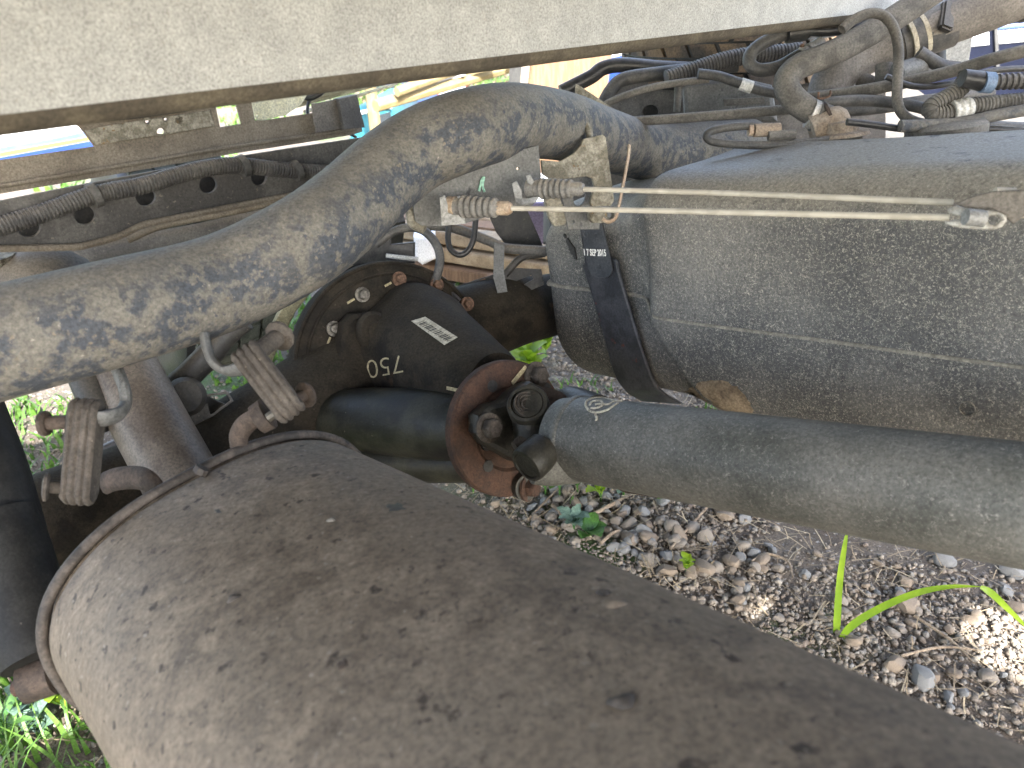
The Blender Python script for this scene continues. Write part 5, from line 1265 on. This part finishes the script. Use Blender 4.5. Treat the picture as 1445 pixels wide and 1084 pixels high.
# twigs
def gp3(x, y, up=.008):
    g_ = ground_at(x, y); return Vector((g_.x, g_.y, gz(g_.x, g_.y) + up))
TW = [('curved pale twig lying left of the stones under the drive shaft', [(780, 720), (800, 738), (825, 738), (860, 720), (880, 708)], .0034),
      ('straight thin twig pointing up left of the curved twig', [(745, 738), (772, 712), (795, 690)], .002),
      ('short broken twig beside the round green leaf', [(848, 775), (862, 762), (874, 756)], .003),
      ('long thin twig leaning past the brown stones', [(945, 785), (965, 760), (1000, 722), (1010, 705)], .002),
      ('thin curved twig at the gravel below the bright stone', [(1060, 800), (1080, 790), (1110, 800), (1118, 822)], .0018),
      ('long dry twig under the arching grass blade', [(1290, 870), (1340, 905), (1370, 935)], .002),
      ('thin dry twig near the lower sunlit patch', [(1270, 930), (1330, 915), (1400, 925)], .0018)]
for l_, pts, r_ in TW:
    single('twig', tube([gp3(x, y) for x, y in pts], [r_] * (len(pts) - 1) + [r_ * .5], seg=7, n=4), M['twig'], l_, 'twig', 'twigs on the gravel')
# leafy weeds: each leaf its own part
def leafmesh(lw, ll, lobes):
    V, F = [], []; n = 9
    for i in range(n):
        f = i / (n - 1); ww = lw * math.sin(math.pi * min(1, f * .96 + .04)) ** .8 * (1 + (.28 * math.cos(f * math.pi * lobes) if lobes else 0)); zc = ll * .28 * math.sin(f * 2.2)
        V += [(-ww, f * ll, zc + ww * .3), (0, f * ll, zc), (ww, f * ll, zc + ww * .3)]
    for i in range(n - 1):
        o = i * 3; F += [(o, o + 1, o + 4, o + 3), (o + 1, o + 2, o + 5, o + 4)]
    return V, F
LM = {}
for key, (lw, ll, lo) in {'round': (.011, .028, 0), 'lobed': (.011, .038, 7), 'long': (.006, .055, 0)}.items():
    for mm in ('leaf', 'leafpale', 'blade'):
        me = to_mesh('leaf', *leafmesh(lw, ll, lo)); me.materials.append(M[mm]); LM[key, mm] = me
def weed(lbl, x, y, key, mm, n, sc_, hh=.02):
    if x > 600: sc_ *= 1.3; n += 3; hh *= 1.2
    g_ = gp3(x, y, 0); t = Thing('weed', lbl, 'weed', 'small weeds on the ground')
    t.part('stem', tube([g_, g_ + Z * hh * .6, g_ + Z * hh + Vector((.004, 0, 0))], [.0016, .0014, .001], seg=6, n=3), M['leaf'])
    for k in range(n):
        a = k * 2.4 + rs.uniform(-.3, .3); zz = hh * (.3 + .7 * k / max(1, n - 1))
        m4 = Matrix.Translation(g_ + Z * zz) @ Matrix.Rotation(a, 4, 'Z') @ Matrix.Rotation(rs.uniform(.1, .7), 4, 'X') @ Matrix.Scale(sc_ * rs.uniform(.8, 1.2), 4)
        t.part('leaf', LM[key, mm], None, M=m4)
    t.done()
WD = [('lobed bright weed at the bottom left, nearest the muffler', 95, 1010, 'lobed', 'blade', 7, 1.0, .05), ('blue green round leafed weed low at the left edge', 55, 1025, 'round', 'leafpale', 7, 1.15, .045),
      ('lobed dark weed beside the blue green weed', 75, 975, 'lobed', 'leaf', 7, .9, .05), ('long leafed weed at the very left edge', 15, 920, 'long', 'blade', 7, 1.3, .06),
      ('small pale weed below the shock absorber', 60, 1045, 'round', 'leafpale', 6, .9, .03), ('long leafed dark weed in the left bottom corner', 20, 1060, 'long', 'leaf', 8, 1.0, .05),
      ('low leafy weed between the shock absorber and muffler rim', 110, 985, 'round', 'leaf', 6, .9, .04),
      ('bushy weed under the shaft weld ring', 815, 700, 'round', 'leaf', 9, .75, .045), ('tall sprouting weed left of the bushy weed under the shaft', 790, 705, 'lobed', 'leaf', 8, .7, .06),
      ('round green leaf sprout by the broken twig', 832, 762, 'round', 'leaf', 3, .9, .012), ('fern like bright weed below the rusty flange', 668, 695, 'lobed', 'blade', 8, .9, .05),
      ('pale sprout on the gravel above the muffler edge', 810, 752, 'lobed', 'leafpale', 5, .6, .02), ('small yellow green clover at the muffler edge', 968, 812, 'lobed', 'blade', 7, .30, .018),
      ('little sprout near the small stones right of the shaft weld', 930, 714, 'round', 'blade', 4, .5, .02), ('grey green sprout in the gravel under the shaft', 880, 702, 'lobed', 'leafpale', 6, .6, .03),
      ('fern like weed right under the rusty nut of the flange', 715, 706, 'lobed', 'blade', 7, .8, .04), ('dark leafy weed directly below the shaft yoke', 770, 702, 'round', 'leaf', 8, .7, .05),
      ('low lime weed below the shaft between the weld ring and the balance strip', 848, 708, 'lobed', 'blade', 7, .7, .035), ('bright weed in the gap left of the fuel tank bottom', 748, 540, 'lobed', 'blade', 9, 1.2, .06),
      ('pale weed in the gap above the flange', 770, 500, 'round', 'blade', 9, 1.1, .05)]
for q in WD: weed(*q)
